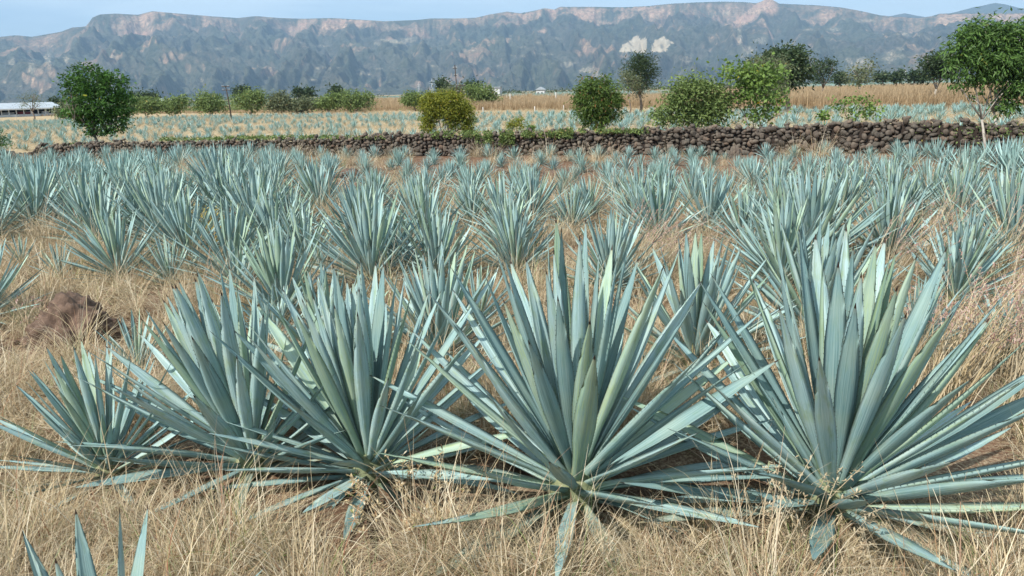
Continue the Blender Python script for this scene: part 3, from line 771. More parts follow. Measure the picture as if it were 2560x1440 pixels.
# ------------------------------------------------------------------ instanced ground cover (geometry nodes)
def scatter(name, meshes, P, Rz, S, Idx, tilt=None, mat=None, parent=None, **k):
    col = bpy.data.collections.new(name+'_kinds')
    for i, me in enumerate(meshes):
        col.objects.link(bpy.data.objects.new('%s_%02d' % (name, i), me))
    me = bpy.data.meshes.new(name); me.vertices.add(len(P)); me.vertices.foreach_set('co', np.asarray(P, np.float32).reshape(-1))
    rot = np.zeros((len(P), 3), np.float32); rot[:, 2] = Rz
    if tilt is not None: rot[:, 0] = tilt[:, 0]; rot[:, 1] = tilt[:, 1]
    a = me.attributes.new('irot', 'FLOAT_VECTOR', 'POINT'); a.data.foreach_set('vector', rot.reshape(-1))
    a = me.attributes.new('iscl', 'FLOAT_VECTOR', 'POINT'); S = np.asarray(S, np.float32); S = S if S.ndim == 2 else np.repeat(S[:, None], 3, 1)
    a.data.foreach_set('vector', np.ascontiguousarray(S).reshape(-1))
    a = me.attributes.new('iidx', 'INT', 'POINT'); a.data.foreach_set('value', np.asarray(Idx, np.int32))
    o = mesh_obj(name, me, parent, **k)
    ng = bpy.data.node_groups.new(name+'_nodes', 'GeometryNodeTree')
    ng.interface.new_socket('Geometry', in_out='INPUT', socket_type='NodeSocketGeometry'); ng.interface.new_socket('Geometry', in_out='OUTPUT', socket_type='NodeSocketGeometry')
    N = ng.nodes.new; L = ng.links.new
    gi = N('NodeGroupInput'); go = N('NodeGroupOutput'); ci = N('GeometryNodeCollectionInfo'); ci.inputs['Collection'].default_value = col
    ci.inputs['Separate Children'].default_value = True; ci.inputs['Reset Children'].default_value = True
    iop = N('GeometryNodeInstanceOnPoints'); iop.inputs['Pick Instance'].default_value = True
    def na(nm, t):
        q = N('GeometryNodeInputNamedAttribute'); q.data_type = t; q.inputs['Name'].default_value = nm; return q.outputs['Attribute']
    L(gi.outputs[0], iop.inputs['Points']); L(ci.outputs[0], iop.inputs['Instance']); L(na('iidx', 'INT'), iop.inputs['Instance Index'])
    L(na('irot', 'FLOAT_VECTOR'), iop.inputs['Rotation']); L(na('iscl', 'FLOAT_VECTOR'), iop.inputs['Scale']); L(iop.outputs[0], go.inputs[0])
    md = o.modifiers.new('scatter', 'NODES'); md.node_group = ng
    return o
def blade(mb, base, az, L, lean, curl, w, t, segs=4, side=0.0):
    p = Vector(base); el = math.pi/2-lean; d_az = az
    f = Vector((-math.sin(az+side), math.cos(az+side), 0))
    i0 = len(mb.v)
    for k in range(segs+1):
        ww = w*(1-(k/segs)**1.5*.85)/2
        mb.v.append(tuple(p-f*ww)); mb.v.append(tuple(p+f*ww)); mb.t += [t, t]
        if k < segs:
            p = p+Vector((math.cos(el)*math.cos(d_az), math.cos(el)*math.sin(d_az), math.sin(el)))*(L/segs); el -= curl/segs; d_az += random.gauss(0, .12)
            if p.z < .004: p.z = .004+random.random()*.02
    for k in range(segs):
        a = i0+k*2; mb.f.append((a, a+1, a+3, a+2))
def clump(kind, seed):
    random.seed(seed); mb = MB()
    if kind == 'mat':        # flattened matted straw
        for _ in range(80):
            r = .22*math.sqrt(random.random()); a = random.uniform(0, 6.28)
            blade(mb, (r*math.cos(a), r*math.sin(a), random.uniform(0, .07)), random.uniform(0, 6.28), random.uniform(.14, .42), random.uniform(.8, 1.55), random.uniform(-.5, 1.2), random.choice((.003, .004, .006, .008)), random.random())
    elif kind == 'tuft':     # upright fountain of dry grass
        for _ in range(62):
            r = .07*math.sqrt(random.random()); a = random.uniform(0, 6.28)
            blade(mb, (r*math.cos(a), r*math.sin(a), 0), a+random.gauss(0, .5), random.uniform(.18, .46), abs(random.gauss(.35, .45)), random.uniform(.1, 2.2), random.choice((.0025, .0035, .005)), random.random())
    elif kind == 'long':     # big sprawling fountain of long straw
        for _ in range(75):
            r = .10*math.sqrt(random.random()); a = random.uniform(0, 6.28)
            blade(mb, (r*math.cos(a), r*math.sin(a), 0), a+random.gauss(0, .7), random.uniform(.3, .72), abs(random.gauss(.45, .4)), random.uniform(.3, 2.0), random.choice((.003, .004, .006)), random.random(), 6)
    elif kind == 'weed':
        for _ in range(46):
            r = .09*math.sqrt(random.random()); a = random.uniform(0, 6.28)
            blade(mb, (r*math.cos(a), r*math.sin(a), random.uniform(0, .12)), a, random.uniform(.03, .09), random.uniform(.3, 1.3), random.uniform(.1, .8), random.uniform(.010, .020), random.choice((0, .02, .03, .09)), 2)
    elif kind == 'green':
        for _ in range(40):
            r = .06*math.sqrt(random.random()); a = random.uniform(0, 6.28)
            blade(mb, (r*math.cos(a), r*math.sin(a), 0), a, random.uniform(.12, .30), abs(random.gauss(.25, .35)), random.uniform(.1, 1.3), random.uniform(.003, .006), random.choice((0, 0, .02, .8)))
    elif kind == 'tall':     # 1 m brown grass
        for _ in range(46):
            r = .30*math.sqrt(random.random()); a = random.uniform(0, 6.28)
            blade(mb, (r*math.cos(a), r*math.sin(a), 0), random.uniform(0, 6.28), random.uniform(.6, 1.15), abs(random.gauss(.08, .14)), random.uniform(.0, .7), random.uniform(.012, .024), random.random(), 3)
    elif kind == 'litter':
        for _ in range(70):
            r = .30*math.sqrt(random.random()); a = random.uniform(0, 6.28)
            blade(mb, (r*math.cos(a), r*math.sin(a), random.uniform(0, .02)), random.uniform(0, 6.28), random.uniform(.08, .25), random.uniform(1.3, 1.57), random.uniform(-.1, .3), random.uniform(.003, .005), random.random(), 3)
    return mb.mesh('clump_'+kind, M_TALL if kind == 'tall' else M_STRAW)
KINDS = [clump('mat', 1), clump('mat', 2), clump('mat', 3), clump('mat', 4), clump('tuft', 5), clump('tuft', 6), clump('tuft', 7), clump('tuft', 8), clump('green', 9), clump('green', 10), clump('litter', 11), clump('litter', 12), clump('long', 13), clump('long', 14), clump('long', 15), clump('weed', 16)]
rs = np.random.RandomState(5)
P = []; S = []; I = []; TI = []; MND = tuple(on_ground(185, 848))
def wedge(n, y0, y1, m=.78, ex=1.0):
    y = np.sqrt(rs.rand(n)*(y1*y1-y0*y0)+y0*y0); x = (rs.rand(n)*2-1)*(y*m+ex); return x, y
for (y0, y1, dens, sc) in ((1.7, 4.2, 80, .9), (4.2, 7, 62, .95), (7, 12, 30, 1.05), (12, 20, 13, 1.25), (20, 30, 7, 1.35)):
    area = .78*(y1*y1-y0*y0)+2*(y1-y0); n = int(area*dens); x, y = wedge(n, y0, y1)
    wy = np.interp(x, WX, WY); f = fbm(x*.55, y*.55, 3); f2 = fbm(x*1.7+5, y*1.7, 2)
    # bare red earth shows in patches, more of it in the young rows before the wall
    bare = .22-.45*ss(13, 22, y)*ss(-10, -2, x)
    thr = rs.rand(n)*.25-.34+(.22-bare)
    keep = (f > thr) & (y < wy-.1)
    fd = np.min([np.hypot(x-a, y-b) for a, b, _ in placed[:5]], axis=0)
    for cx, cy, cr_ in ((-1.72, 4.55, .5), (2.6, 4.0, .35), MND[:2]+(.8,)): keep &= np.hypot(x-cx, y-cy) > cr_*rs.rand(n)**.3
    x, y, f2, fd = x[keep], y[keep], f2[keep], fd[keep]; n = len(x); q = rs.rand(n)
    tuftp = .20+.35*ss(.0, .5, f2)+.25*ss(4.4, 3.3, y)
    idx = np.where(q < tuftp, 4+rs.randint(0, 4, n), np.where(q < tuftp+.03, 8+rs.randint(0, 2, n), np.where(q < .80, rs.randint(0, 4, n), 10+rs.randint(0, 2, n))))
    u = rs.rand(n); lg = (u < .13+.16*ss(5, 3.4, y)); idx = np.where(lg, 12+rs.randint(0, 3, n), idx); idx = np.where(u > .985, 15, idx); dn = np.where(fd < .75, .6, 1.0); idx = np.where((fd < .80) & ((idx < 8) & (idx > 3) | (idx > 11)), rs.randint(0, 4, n), idx)
    s_ = sc*rs.uniform(.6, 1.35, n)*dn; P.append(np.stack([x, y, gz(x, y)-.005], -1)); S.append(s_); I.append(idx)
    TI.append(rs.randn(n, 2)*np.where((idx >= 4) & (idx < 8), .22, .05)[:, None])
P = np.concatenate(P); S = np.concatenate(S); I = np.concatenate(I); TI = np.concatenate(TI)
print('grass clumps', len(P))
scatter('dry_grass', KINDS, P, rs.rand(len(P))*6.28, S, I, TI, kind='stuff')
# second field: sparse pale grass and rows of small agaves that nobody could count
n = 9000; y = 24+(rs.rand(n)**.75)*95; x = (rs.rand(n)*2-1)*(y*.72+3); wy = np.interp(x, WX, WY)
k = (y > wy+.6) & (fbm(x*.2, y*.12, 3) > -.25); x, y = x[k], y[k]; n = len(x)
scatter('pale_field_grass', KINDS[:8], np.stack([x, y, gz(x, y)], -1), rs.rand(n)*6.28, rs.uniform(1.0, 1.9, n), rs.randint(0, 8, n), kind='stuff')

def field_edge(x):     # depth at which the second field ends (bushes and tall grass begin)
    return np.interp(x, [-70, -30, 0, 15, 40, 80], [118, 104, 84, 70, 66, 70])
FARM = [far_agave_mesh(900+k, 30, 12, .11, 2) for k in range(5)]
pts = []
rw = 0
y = 24.0
while y < 112:
    x = -y*.72-3
    while x < y*.72+3:
        x += rs.uniform(.72, 1.15)
        yy = y+.05*x+rs.randn()*.28; wy_ = float(np.interp(x, WX, WY))
        if yy < wy_+1.2 or yy > field_edge(x): continue
        thin = fbm(np.array([x*.07]), np.array([yy*.16+3]), 3)[0]
        if thin < -.16-.1*rs.rand() or rs.rand() < .10: continue
        pts.append((x, yy, rs.uniform(.30, .56)*(1.25 if x > 3 else 1.0)))
    y += 2.1
pts.sort(key=lambda p: p[1]/p[2])
room = max(0, 300-sum(1 for o in C.objects if o.name.startswith('agave_plant') and o.get('group') == 'blue agave plants of the near field'))
vis = [p for p in pts if -20 < project((p[0], p[1], 0))[0] < 2580]; single = vis[:room]; sset = set(id(p) for p in single)
order_ = sorted(single, key=lambda p: project((p[0], p[1], 0))[0]); rank = {id(p): i for i, p in enumerate(order_)}
def ordn(i):
    i += 1
    return ORD[i-1] if i <= 20 else f"{i}{'th' if 10 < i % 100 < 14 else {1: 'st', 2: 'nd', 3: 'rd'}.get(i % 10, 'th')}"
for p in single:
    me = FARM[rs.randint(5)]; q = p[2]/1.1
    o = mesh_obj('agave_plant', me, None, (p[0], p[1], float(gz(p[0], p[1]))), label=f'small blue agave in the pale field just behind the wall, {ordn(rank[id(p)])} from the left', cat='agave', group='small agaves of the field behind the wall')
    o.scale = (q*1.1, q*1.1, q); o.rotation_euler = (rs.randn()*.06, rs.randn()*.06, rs.rand()*6.28)
rest = [p for p in pts if id(p) not in sset]
A = np.array(rest); nn = len(A)
sc3 = np.stack([A[:, 2]/1.1*1.15, A[:, 2]/1.1*1.15, A[:, 2]/1.1], -1)
scatter('distant_agave_rows', FARM, np.stack([A[:, 0], A[:, 1], gz(A[:, 0], A[:, 1])], -1), rs.rand(nn)*6.28, sc3, rs.randint(0, 5, nn), kind='stuff')
print('second field', len(single), nn)
# third field: a dense distant strip of agave rows beyond the brown grass
q = []
for (xa, xb, ya, yb) in ((905, 1700, 248, 235), (1980, 2620, 210, 203), (2000, 2620, 196, 193)):
    for _ in range(900):
        px_ = rs.uniform(xa, xb); py_ = rs.uniform(min(ya, yb), max(ya, yb)); hor = 262-.028*px_
        d = CAMH/((py_-hor)/FPX) if py_ > hor+6 else None
        if d is None or d > 420: d = rs.uniform(260, 420)
        g = at_depth(px_, py_, d); q.append((g.x, d))
q = np.array(q)
scatter('distant_field_strip', FARM, np.stack([q[:, 0], q[:, 1], 0*q[:, 0]], -1), rs.rand(len(q))*6.28, rs.uniform(1.0, 1.5, len(q)), rs.randint(0, 5, len(q)), kind='stuff')
# tall brown grass along the end of the second field
TALLM = [clump('tall', 31+k) for k in range(4)]
n = 15000; px_ = rs.uniform(60, 2750, n)
yb = np.interp(px_, [0, 340, 900, 960, 1430, 1560, 2000, 2400, 2560], [292, 285, 281, 277, 275, 270, 272, 270, 276])
yt = np.interp(px_, [0, 340, 900, 960, 1430, 1560, 2000, 2400, 2560], [286, 268, 266, 258, 256, 234, 226, 228, 236])
py_ = yt+(yb-yt)*rs.rand(n)**.8
hor = 262.3-.02793*px_; d = CAMH/np.tan(np.arctan((py_-hor)/FPX)); D = np.array([ray(a, b)[:] for a, b in zip(px_, py_)]); tt = -CAMH/D[:, 2]
X = D[:, 0]*tt; Y = D[:, 1]*tt
hh = np.interp(px_, [0, 800, 960, 1500, 1700, 2600], [.45, .5, .95, 1.1, 1.25, 1.2])*rs.uniform(.7, 1.25, n)
scatter('tall_brown_grass', TALLM, np.stack([X, Y, gz(X, Y)], -1), rs.rand(n)*6.28, np.stack([hh*1.4, hh*1.4, hh], -1), rs.randint(0, 4, n), kind='stuff')
# far reddish grass along the horizon
n = 5000; px_ = rs.uniform(900, 2700, n); dd = rs.uniform(150, 330, n); xx = np.tan((px_-1280)/FPX)*dd
scatter('far_reddish_grass', TALLM, np.stack([xx, dd, 0*xx], -1), rs.rand(n)*6.28, np.stack([rs.uniform(3, 5, n)]*2+[rs.uniform(.8, 1.5, n)], -1), rs.randint(0, 4, n), kind='stuff')

# ------------------------------------------------------------------ trees and shrubs
def tree(name, label, cat, base_px, blobs, leafmat, nleaf, lsize, depth=None, trunk=.06, bark=None, droop=.35, per=14, group=None, crown='crown', thick=1.0, sky=.0, limbs=True, stem='trunk', aspect=.38, cs=.16, seed=0, multi=1, hollow=.35, holes=.16):
    """blobs: (px, py, rx, ry) ellipses of the crown at the tree's own distance."""
    rs = random.Random(seed or hash(label) % 9999 if False else seed+len(label))
    if isinstance(depth, tuple):
        wy_ = 28.0
        for _ in range(6): wy_ = float(np.interp(at_depth(base_px[0], base_px[1], wy_).x, WX, WY))
        depth = wy_+depth[0]
    if depth is None: g = on_ground(*base_px)
    else: g = at_depth(base_px[0], base_px[1], depth); g.z = 0
    y = g.y; k = y/FPX
    gzv = float(gz(g.x, g.y))
    e = empty(name, (g.x, g.y, gzv), label=label, cat=cat, group=group)
    o0 = Vector((g.x, g.y, gzv))
    bl = []
    for (px, py, rx, ry) in blobs:
        p = at_depth(px, py, y)-o0; bl.append((p, rx*k*.86, min(rx, ry*1.4)*k*.8*thick, ry*k*.86))
    tw = MB(); vols = [b[1]*b[3]*b[2]+1e-6 for b in bl]; tot = sum(vols)
    rmax = sum(b[1] for b in bl)/len(bl); cl = MB(); avg = sum(b[1] for b in bl)/len(bl)
    ncl = max(4, nleaf//per//2); per = per*2
    cents = []
    for (c, rx, ry, rz), v in zip(bl, vols):
        for _ in range(max(1, round(ncl*v/tot))):
            d = Vector((rs.gauss(0, 1), rs.gauss(0, 1), rs.gauss(0, 1))).normalized(); rr = (hollow+(1-hollow)*rs.random())**.6
            rr *= 1+.42*float(pnoise(np.array([d.x*2.3+c.x*2+seed]), np.array([d.z*2.3+c.z*2+d.y]))[0])
            p = c+Vector((d.x*rx*rr, d.y*ry*rr, d.z*rz*rr))
            if p.z < .04: p.z = .04+rs.random()*.1
            if pnoise(np.array([p.x*1.9/max(rmax, .4)+seed*3.3+p.y*.8]), np.array([p.z*1.9/max(rmax, .4)+seed]))[0]*1.0 < -holes+rs.random()*.12-.06: continue
            if rs.random() < .05: p = p+Vector((d.x*rx*.28, d.y*ry*.28, d.z*rz*.3))
            cents.append((p, d))
    h = max([p.z for p, d in cents]+[.3])
    for (p, d) in cents:
        csz = cs*rs.uniform(.7, 1.9); shade = rs.random()
        for _ in range(per):
            q = p+Vector((rs.gauss(0, csz), rs.gauss(0, csz), rs.gauss(0, csz*.8)))
            if q.z < .02: q.z = .02+rs.random()*.25*h
            a = (d*.45+Vector((rs.gauss(0, .75), rs.gauss(0, .75), rs.gauss(0, .5)))); a.z -= droop*1.6*rs.random(); a.normalize()
            side = a.cross(Vector((rs.gauss(0, 1), rs.gauss(0, 1), rs.gauss(0, 1))))
            if side.length < .05: continue
            side.normalize(); L = lsize*rs.uniform(.6, 1.3); w = L*aspect*.5; nrm = side.cross(a)
            m = q+a*L*.5+nrm*L*.08; tt = min(.999, max(0, .55*rs.random()+.45*shade)) if rs.random() < .985 else rs.uniform(.9, 1)
            i0 = len(cl.v); cl.v += [tuple(q), tuple(m-side*w), tuple(q+a*L), tuple(m+side*w)]; cl.t += [tt]*4; cl.f += [(i0, i0+1, i0+2, i0+3)]
    # trunk and limbs
    b0 = Vector((0, 0, -.05)); ctr = sum((b[0] for b in bl), Vector())/len(bl)
    for m_ in range(multi if limbs else 0):
        mine = [b for i, b in enumerate(bl) if i % multi == m_] or [bl[0]]; rs.shuffle(mine); mine = mine[:5]
        off = Vector((rs.gauss(0, trunk*1.3), rs.gauss(0, trunk*1.3), 0)) if multi > 1 else Vector((0, 0, 0))
        c0 = sum((b[0] for b in mine), Vector())/max(1, len(mine)); fork = b0+off+(c0-b0)*.45; fork.x += rs.gauss(0, .03*h)
        bend_ = Vector((rs.gauss(0, .03*h), rs.gauss(0, .03*h), 0))
        tw.tube([b0+off, b0+off+(fork-b0-off)*.35+bend_, b0+off+(fork-b0-off)*.7+bend_*.6, fork], [trunk*1.35, trunk, trunk*.85, trunk*.7], 8)
        for (c, rx, ry, rz) in mine:
            top = c+Vector((rs.gauss(0, rx*.2), rs.gauss(0, ry*.2), rz*.4)); mid = fork.lerp(top, .5)+Vector((rs.gauss(0, .04*h), rs.gauss(0, .04*h), .02*h))
            tw.tube([fork, mid, top], [trunk*.55, trunk*.34, trunk*.12], 6)
            for _ in range(4):
                s0 = mid.lerp(top, rs.uniform(-.5, .8)); s1 = c+Vector((rs.gauss(0, rx*.5), rs.gauss(0, ry*.5), rs.gauss(0, rz*.5)))
                tw.tube([s0, (s0+s1)/2+Vector((0, 0, .02*h)), s1], [trunk*.22, trunk*.15, trunk*.06], 5)
    if tw.f: tw.build(stem, bark or M_BARK, e, True)
    cl.build(crown, LV[leafmat], e)
    return e
T = tree
T('mango_tree', 'dense dark green round tree standing behind the left part of the stone wall', 'tree', (243, 352),
  [(225, 200, 48, 38), (285, 215, 42, 42), (190, 235, 36, 40), (300, 265, 34, 42), (245, 260, 70, 48), (200, 285, 38, 25), (250, 315, 36, 32), (295, 310, 28, 22), (322, 240, 14, 22), (175, 200, 14, 14), (205, 335, 16, 8)],
  'mango', 15000, .17, depth=(.9,), trunk=.07, droop=.5, per=12, cs=.10, seed=1, holes=.10)
T('round_bush', 'yellow green dome shaped tree with a bare forked trunk, behind the wall at centre left', 'tree', (1113, 338),
  [(1082, 265, 36, 34), (1130, 262, 42, 34), (1068, 305, 20, 28), (1160, 290, 26, 38), (1125, 300, 22, 22), (1098, 245, 32, 18), (1170, 318, 14, 18)],
  'yell', 24000, .09, depth=(.75,), trunk=.045, bark=M_PALEBARK, droop=.7, per=12, cs=.08, aspect=.36, seed=2, multi=2, holes=.4)
T('small_bush', 'small cone shaped bush growing on the wall top right of the dome shaped tree', 'shrub', (1290, 330), [(1290, 313, 24, 14), (1292, 300, 13, 14)], 'yell', 1800, .08, depth=(.25,), trunk=.02, per=10, cs=.06, seed=3, stem='stem')
T('leafy_sapling', 'little green sapling on the wall beside the cone shaped bush', 'shrub', (1326, 332), [(1328, 318, 10, 9)], 'cast', 240, .09, depth=(.3,), trunk=.012, per=8, cs=.05, seed=4, stem='stem')
T('rusty_leaved_tree', 'bushy green tree with drooping rusty tinged leaves behind the middle of the wall', 'tree', (1500, 325),
  [(1490, 225, 42, 34), (1512, 190, 18, 18), (1470, 262, 38, 40), (1525, 262, 32, 42), (1495, 298, 44, 22), (1450, 228, 18, 20), (1538, 232, 18, 20)],
  'rust', 14000, .13, depth=(.9,), trunk=.05, droop=.75, per=12, cs=.10, aspect=.3, seed=5, holes=.12)
T('right_tree', 'big glossy green tree with bare leaning trunks at the wall on the right edge', 'tree', (2468, 330),
  [(2440, 90, 46, 36), (2500, 80, 50, 34), (2560, 90, 40, 40), (2400, 120, 30, 26), (2425, 150, 50, 34), (2500, 150, 58, 40), (2575, 160, 50, 44), (2410, 195, 36, 22), (2450, 215, 24, 18), (2540, 210, 46, 34), (2605, 220, 34, 34), (2418, 243, 18, 14), (2520, 258, 32, 24), (2478, 180, 40, 30), (2620, 130, 40, 50), (2385, 165, 18, 20)],
  'right', 21000, .19, depth=(-.1,), trunk=.045, bark=M_PALEBARK, droop=.75, per=13, cs=.11, aspect=.28, seed=6, multi=2, hollow=.25, holes=.08)
T('left_edge_bush', 'dark green bush hanging over the wall end at the left edge', 'shrub', (-10, 385), [(0, 335, 22, 18), (8, 358, 20, 14), (-30, 350, 34, 30)], 'mango', 1800, .10, depth=(.7,), trunk=.03, per=10, cs=.08, seed=7, stem='stem')
T('thin_tree', 'thin crowned olive tree in front of the long white shed on the left', 'tree', (84, 290), [(75, 248, 34, 20), (55, 258, 20, 14), (98, 262, 16, 16), (84, 236, 18, 12)], 'grey', 1500, .17, depth=120, trunk=.12, per=8, cs=.26, seed=8)
T('yellow_leaf_shrub', 'broad loose shrub with scattered yellow leaves behind the wall right of centre', 'shrub', (1755, 322),
  [(1750, 225, 60, 30), (1700, 245, 40, 40), (1790, 260, 48, 42), (1745, 285, 60, 34), (1660, 285, 34, 24), (1715, 205, 30, 22), (1690, 300, 40, 18)],
  'hedge', 12500, .125, depth=(1.6,), trunk=.03, droop=.3, per=9, cs=.16, aspect=.5, seed=9, multi=3, stem='stem', hollow=.15)
T('castor_shrub', 'tall open shrub with bright leaves, right of the broad loose shrub', 'shrub', (1885, 322),
  [(1880, 180, 60, 26), (1920, 205, 50, 30), (1870, 235, 40, 30), (1935, 245, 34, 30), (1835, 185, 34, 24), (1900, 285, 44, 22), (1955, 290, 16, 14), (1812, 165, 16, 12)],
  'cast', 3600, .15, depth=(1.5,), trunk=.025, droop=.2, per=9, cs=.15, aspect=.7, seed=10, multi=3, stem='stem', hollow=.1, holes=.05)
T('wide_dark_tree', 'wide rounded dark tree behind the tall open shrub, in the field at right', 'tree', (1975, 232),
  [(1960, 150, 46, 32), (1925, 165, 42, 30), (2000, 175, 30, 34), (1985, 130, 24, 16), (1890, 175, 34, 24), (1955, 190, 55, 26)],
  'dark', 12000, .34, depth=66, trunk=.16, per=11, cs=.3, seed=11, aspect=.42)
T('grey_green_bush', 'grey green fine leaved bush in front of the wide dark tree at right', 'shrub', (1905, 250), [(1900, 175, 40, 30), (1940, 180, 30, 34), (1925, 215, 46, 26)], 'grey', 7000, .22, depth=58, trunk=.08, per=10, cs=.26, seed=12, aspect=.35, stem='stem')
T('feathery_tree', 'dark feathery tree with upswept branches beside the rusty leaved tree', 'tree', (1602, 238),
  [(1600, 165, 30, 24), (1625, 175, 22, 24), (1580, 180, 22, 22), (1600, 195, 34, 20), (1605, 145, 20, 12), (1598, 213, 30, 14), (1598, 228, 22, 12)], 'dark', 5600, .32, depth=78, trunk=.13, droop=-.3, per=9, cs=.26, seed=13, aspect=.22)
T('brown_shrub', 'brownish rounded shrub at the foot of the feathery tree', 'shrub', (1575, 240), [(1575, 205, 24, 16), (1562, 190, 14, 14)], 'grey', 1100, .22, depth=76, trunk=.06, per=9, cs=.22, seed=14, stem='stem')
T('fan_shaped_tree', 'small fan shaped green tree right of the wide dark tree, before the far wall', 'tree', (2055, 222), [(2062, 170, 26, 18), (2045, 180, 16, 14), (2078, 165, 16, 12), (2055, 195, 16, 14)], 'dark', 1700, .34, depth=100, trunk=.12, droop=-.2, per=9, cs=.28, seed=15)
T('pale_olive_tree', 'pale olive low tree with twiggy grey top, middle of the far stone wall', 'tree', (2155, 222), [(2150, 190, 36, 20), (2130, 180, 20, 14), (2170, 165, 22, 12)], 'grey', 1700, .36, depth=105, trunk=.12, per=8, cs=.36, seed=16, bark=M_PALEBARK)
T('pale_trunk_tree', 'dark tree with a pale bare trunk just left of the big right tree', 'tree', (2333, 232), [(2345, 155, 34, 20), (2370, 165, 30, 22), (2325, 165, 20, 14), (2350, 185, 30, 12)], 'dark', 6000, .28, depth=70, trunk=.13, per=10, cs=.24, seed=17, bark=M_PALEBARK)
T('yellow_leaf_bush', 'thin open bush with some yellow leaves standing alone behind the wall, right of centre', 'shrub', (2130, 305),
  [(2110, 258, 26, 14), (2150, 250, 24, 14), (2180, 275, 20, 16), (2135, 280, 22, 12), (2175, 240, 14, 10), (2095, 250, 14, 10)], 'cast', 900, .12, depth=(1.2,), trunk=.015, per=7, cs=.10, aspect=.6, seed=18, stem='stem', multi=2)
T('bright_sprout', 'low bright green sprouts on the ground behind the wall, left of the thin open bush', 'shrub', (2060, 306), [(2062, 290, 18, 9), (2045, 296, 10, 6)], 'cast', 160, .11, depth=(1.2,), trunk=.008, per=6, cs=.06, aspect=.7, seed=19, stem='stem')
# hedge of bushes along the far end of the second field, each its own plant
HEDGE = [((365, 282), [(372, 262, 30, 14), (350, 255, 16, 10)], 'hedge', 'low fresh green bush just right of the dark round tree'),
 ((430, 284), [(428, 262, 34, 15), (455, 252, 20, 10)], 'hedge', 'yellowish low bush below the white roof strip'),
 ((530, 284), [(527, 257, 38, 20), (520, 240, 22, 10)], 'hedge', 'bush left of the leaning telegraph pole'),
 ((625, 280), [(622, 252, 40, 22), (640, 240, 26, 14)], 'hedge', 'tallest dense bush right of the leaning telegraph pole'),
 ((705, 278), [(700, 248, 22, 14), (695, 262, 30, 12)], 'grey', 'brownish topped bush in the middle of the far hedge'),
 ((755, 282), [(745, 264, 36, 13), (775, 258, 20, 10)], 'grey', 'silvery low bush in the middle of the far hedge'),
 ((820, 278), [(815, 258, 24, 10), (835, 250, 18, 12)], 'hedge', 'small yellow flowered bush in the far hedge'),
 ((885, 276), [(875, 250, 32, 22), (912, 250, 24, 20), (860, 240, 20, 12)], 'hedge', 'large bush at the right end of the far hedge'),
 ((1040, 262), [(1035, 248, 24, 10)], 'hedge', 'small green bush left of the dome shaped tree'),
 ((1128, 262), [(1128, 235, 26, 16)], 'grey', 'silvery bush behind the dome shaped tree below the tall mast'),
 ((1205, 262), [(1200, 235, 36, 20), (1185, 225, 24, 12), (1225, 245, 20, 14)], 'hedge', 'dark bush in front of the small white house'),
 ((310, 288), [(318, 262, 12, 12)], 'hedge', 'little bush peeking out at the right of the dark round tree'),
 ((205, 290), [(168, 278, 24, 8)], 'grey', 'low weedy bush left of the dark round tree')]
for i, (b, bl, m, lab) in enumerate(HEDGE):
    T('hedge_bush', lab, 'shrub', b, bl, m, 3200, .34, holes=.5,  depth=min(110, on_ground(*b).y), trunk=.06, per=9, cs=.30, aspect=.42, seed=30+i, group='bushes at the end of the second field', stem='stem', multi=2)
FART = [((608, 240), [(606, 228, 17, 9)], 'umbrella crowned tree above the far hedge right of the leaning pole'), ((748, 238), [(748, 231, 10, 7)], 'left of two small round distant trees above the far hedge'),
 ((772, 238), [(772, 233, 9, 6)], 'right of two small round distant trees above the far hedge'), ((838, 238), [(838, 225, 8, 8)], 'dark distant tree above the large end bush of the hedge'),
 ((345, 250), [(347, 240, 16, 8)], 'dark distant tree right beside the crown of the dark round tree'), ((382, 250), [(380, 240, 10, 5)], 'dark distant tree above the low fresh green bush'),
 ((1107, 232), [(1107, 212, 14, 10)], 'dark distant tree left of the tall mast'), ((2208, 206), [(2208, 194, 17, 8)], 'low dark distant tree beyond the far stone wall'),
 ((2243, 206), [(2243, 192, 9, 8)], 'round distant tree beyond the far stone wall'), ((2285, 206), [(2283, 188, 11, 10)], 'yellowish distant tree beyond the far stone wall'),
 ((1178, 236), [(1180, 215, 18, 8)], 'brown green distant tree left of the small white house'), ((2300, 206), [(2302, 193, 6, 5)], 'tiny distant tree left of the pale trunked tree'),
 ((2095, 208), [(2100, 195, 14, 8)], 'low bright distant tree behind the fan shaped one'), ((140, 262), [(142, 255, 9, 4)], 'small dark distant tree above the roof of the white shed')]
for i, (b, bl, lab) in enumerate(FART):
    T('distant_tree', lab, 'tree', b, bl, 'dark', 900, .7, depth=190, trunk=.25, per=9, cs=.45, aspect=.5, seed=60+i, group='small dark trees on the plain')
# long line of trees that reads as one mass on the horizon
def tree_line():
    cl = MB(); r = random.Random(9)
    for i in range(420):
        px = r.uniform(1235, 2560) if r.random() < .75 else r.uniform(-100, 1235); d = r.uniform(350, 520)
        hmax = 2.6+2.6*max(0, math.sin(px*.013)+.4*math.sin(px*.041))
        g = at_depth(px, 262.3-.02793*px, d); w = r.uniform(2, 5)
        for _ in range(46):
            p = Vector((g.x+r.gauss(0, w*.5), d+r.gauss(0, w*.5), abs(r.gauss(.3, .35))*hmax)); a = Vector((r.gauss(0, 1), r.gauss(0, 1), r.gauss(0, 1))).normalized(); b = a.cross(Vector((r.gauss(0, 1), r.gauss(0, 1), 1))).normalized()
            L = r.uniform(.5, 1.1); cl.quad(tuple(p-a*L*.5), tuple(p-b*L*.3), tuple(p+a*L*.5), tuple(p+b*L*.3), r.random()*.9)
    cl.build('horizon_tree_line', LV['dark'], kind='stuff')
tree_line()
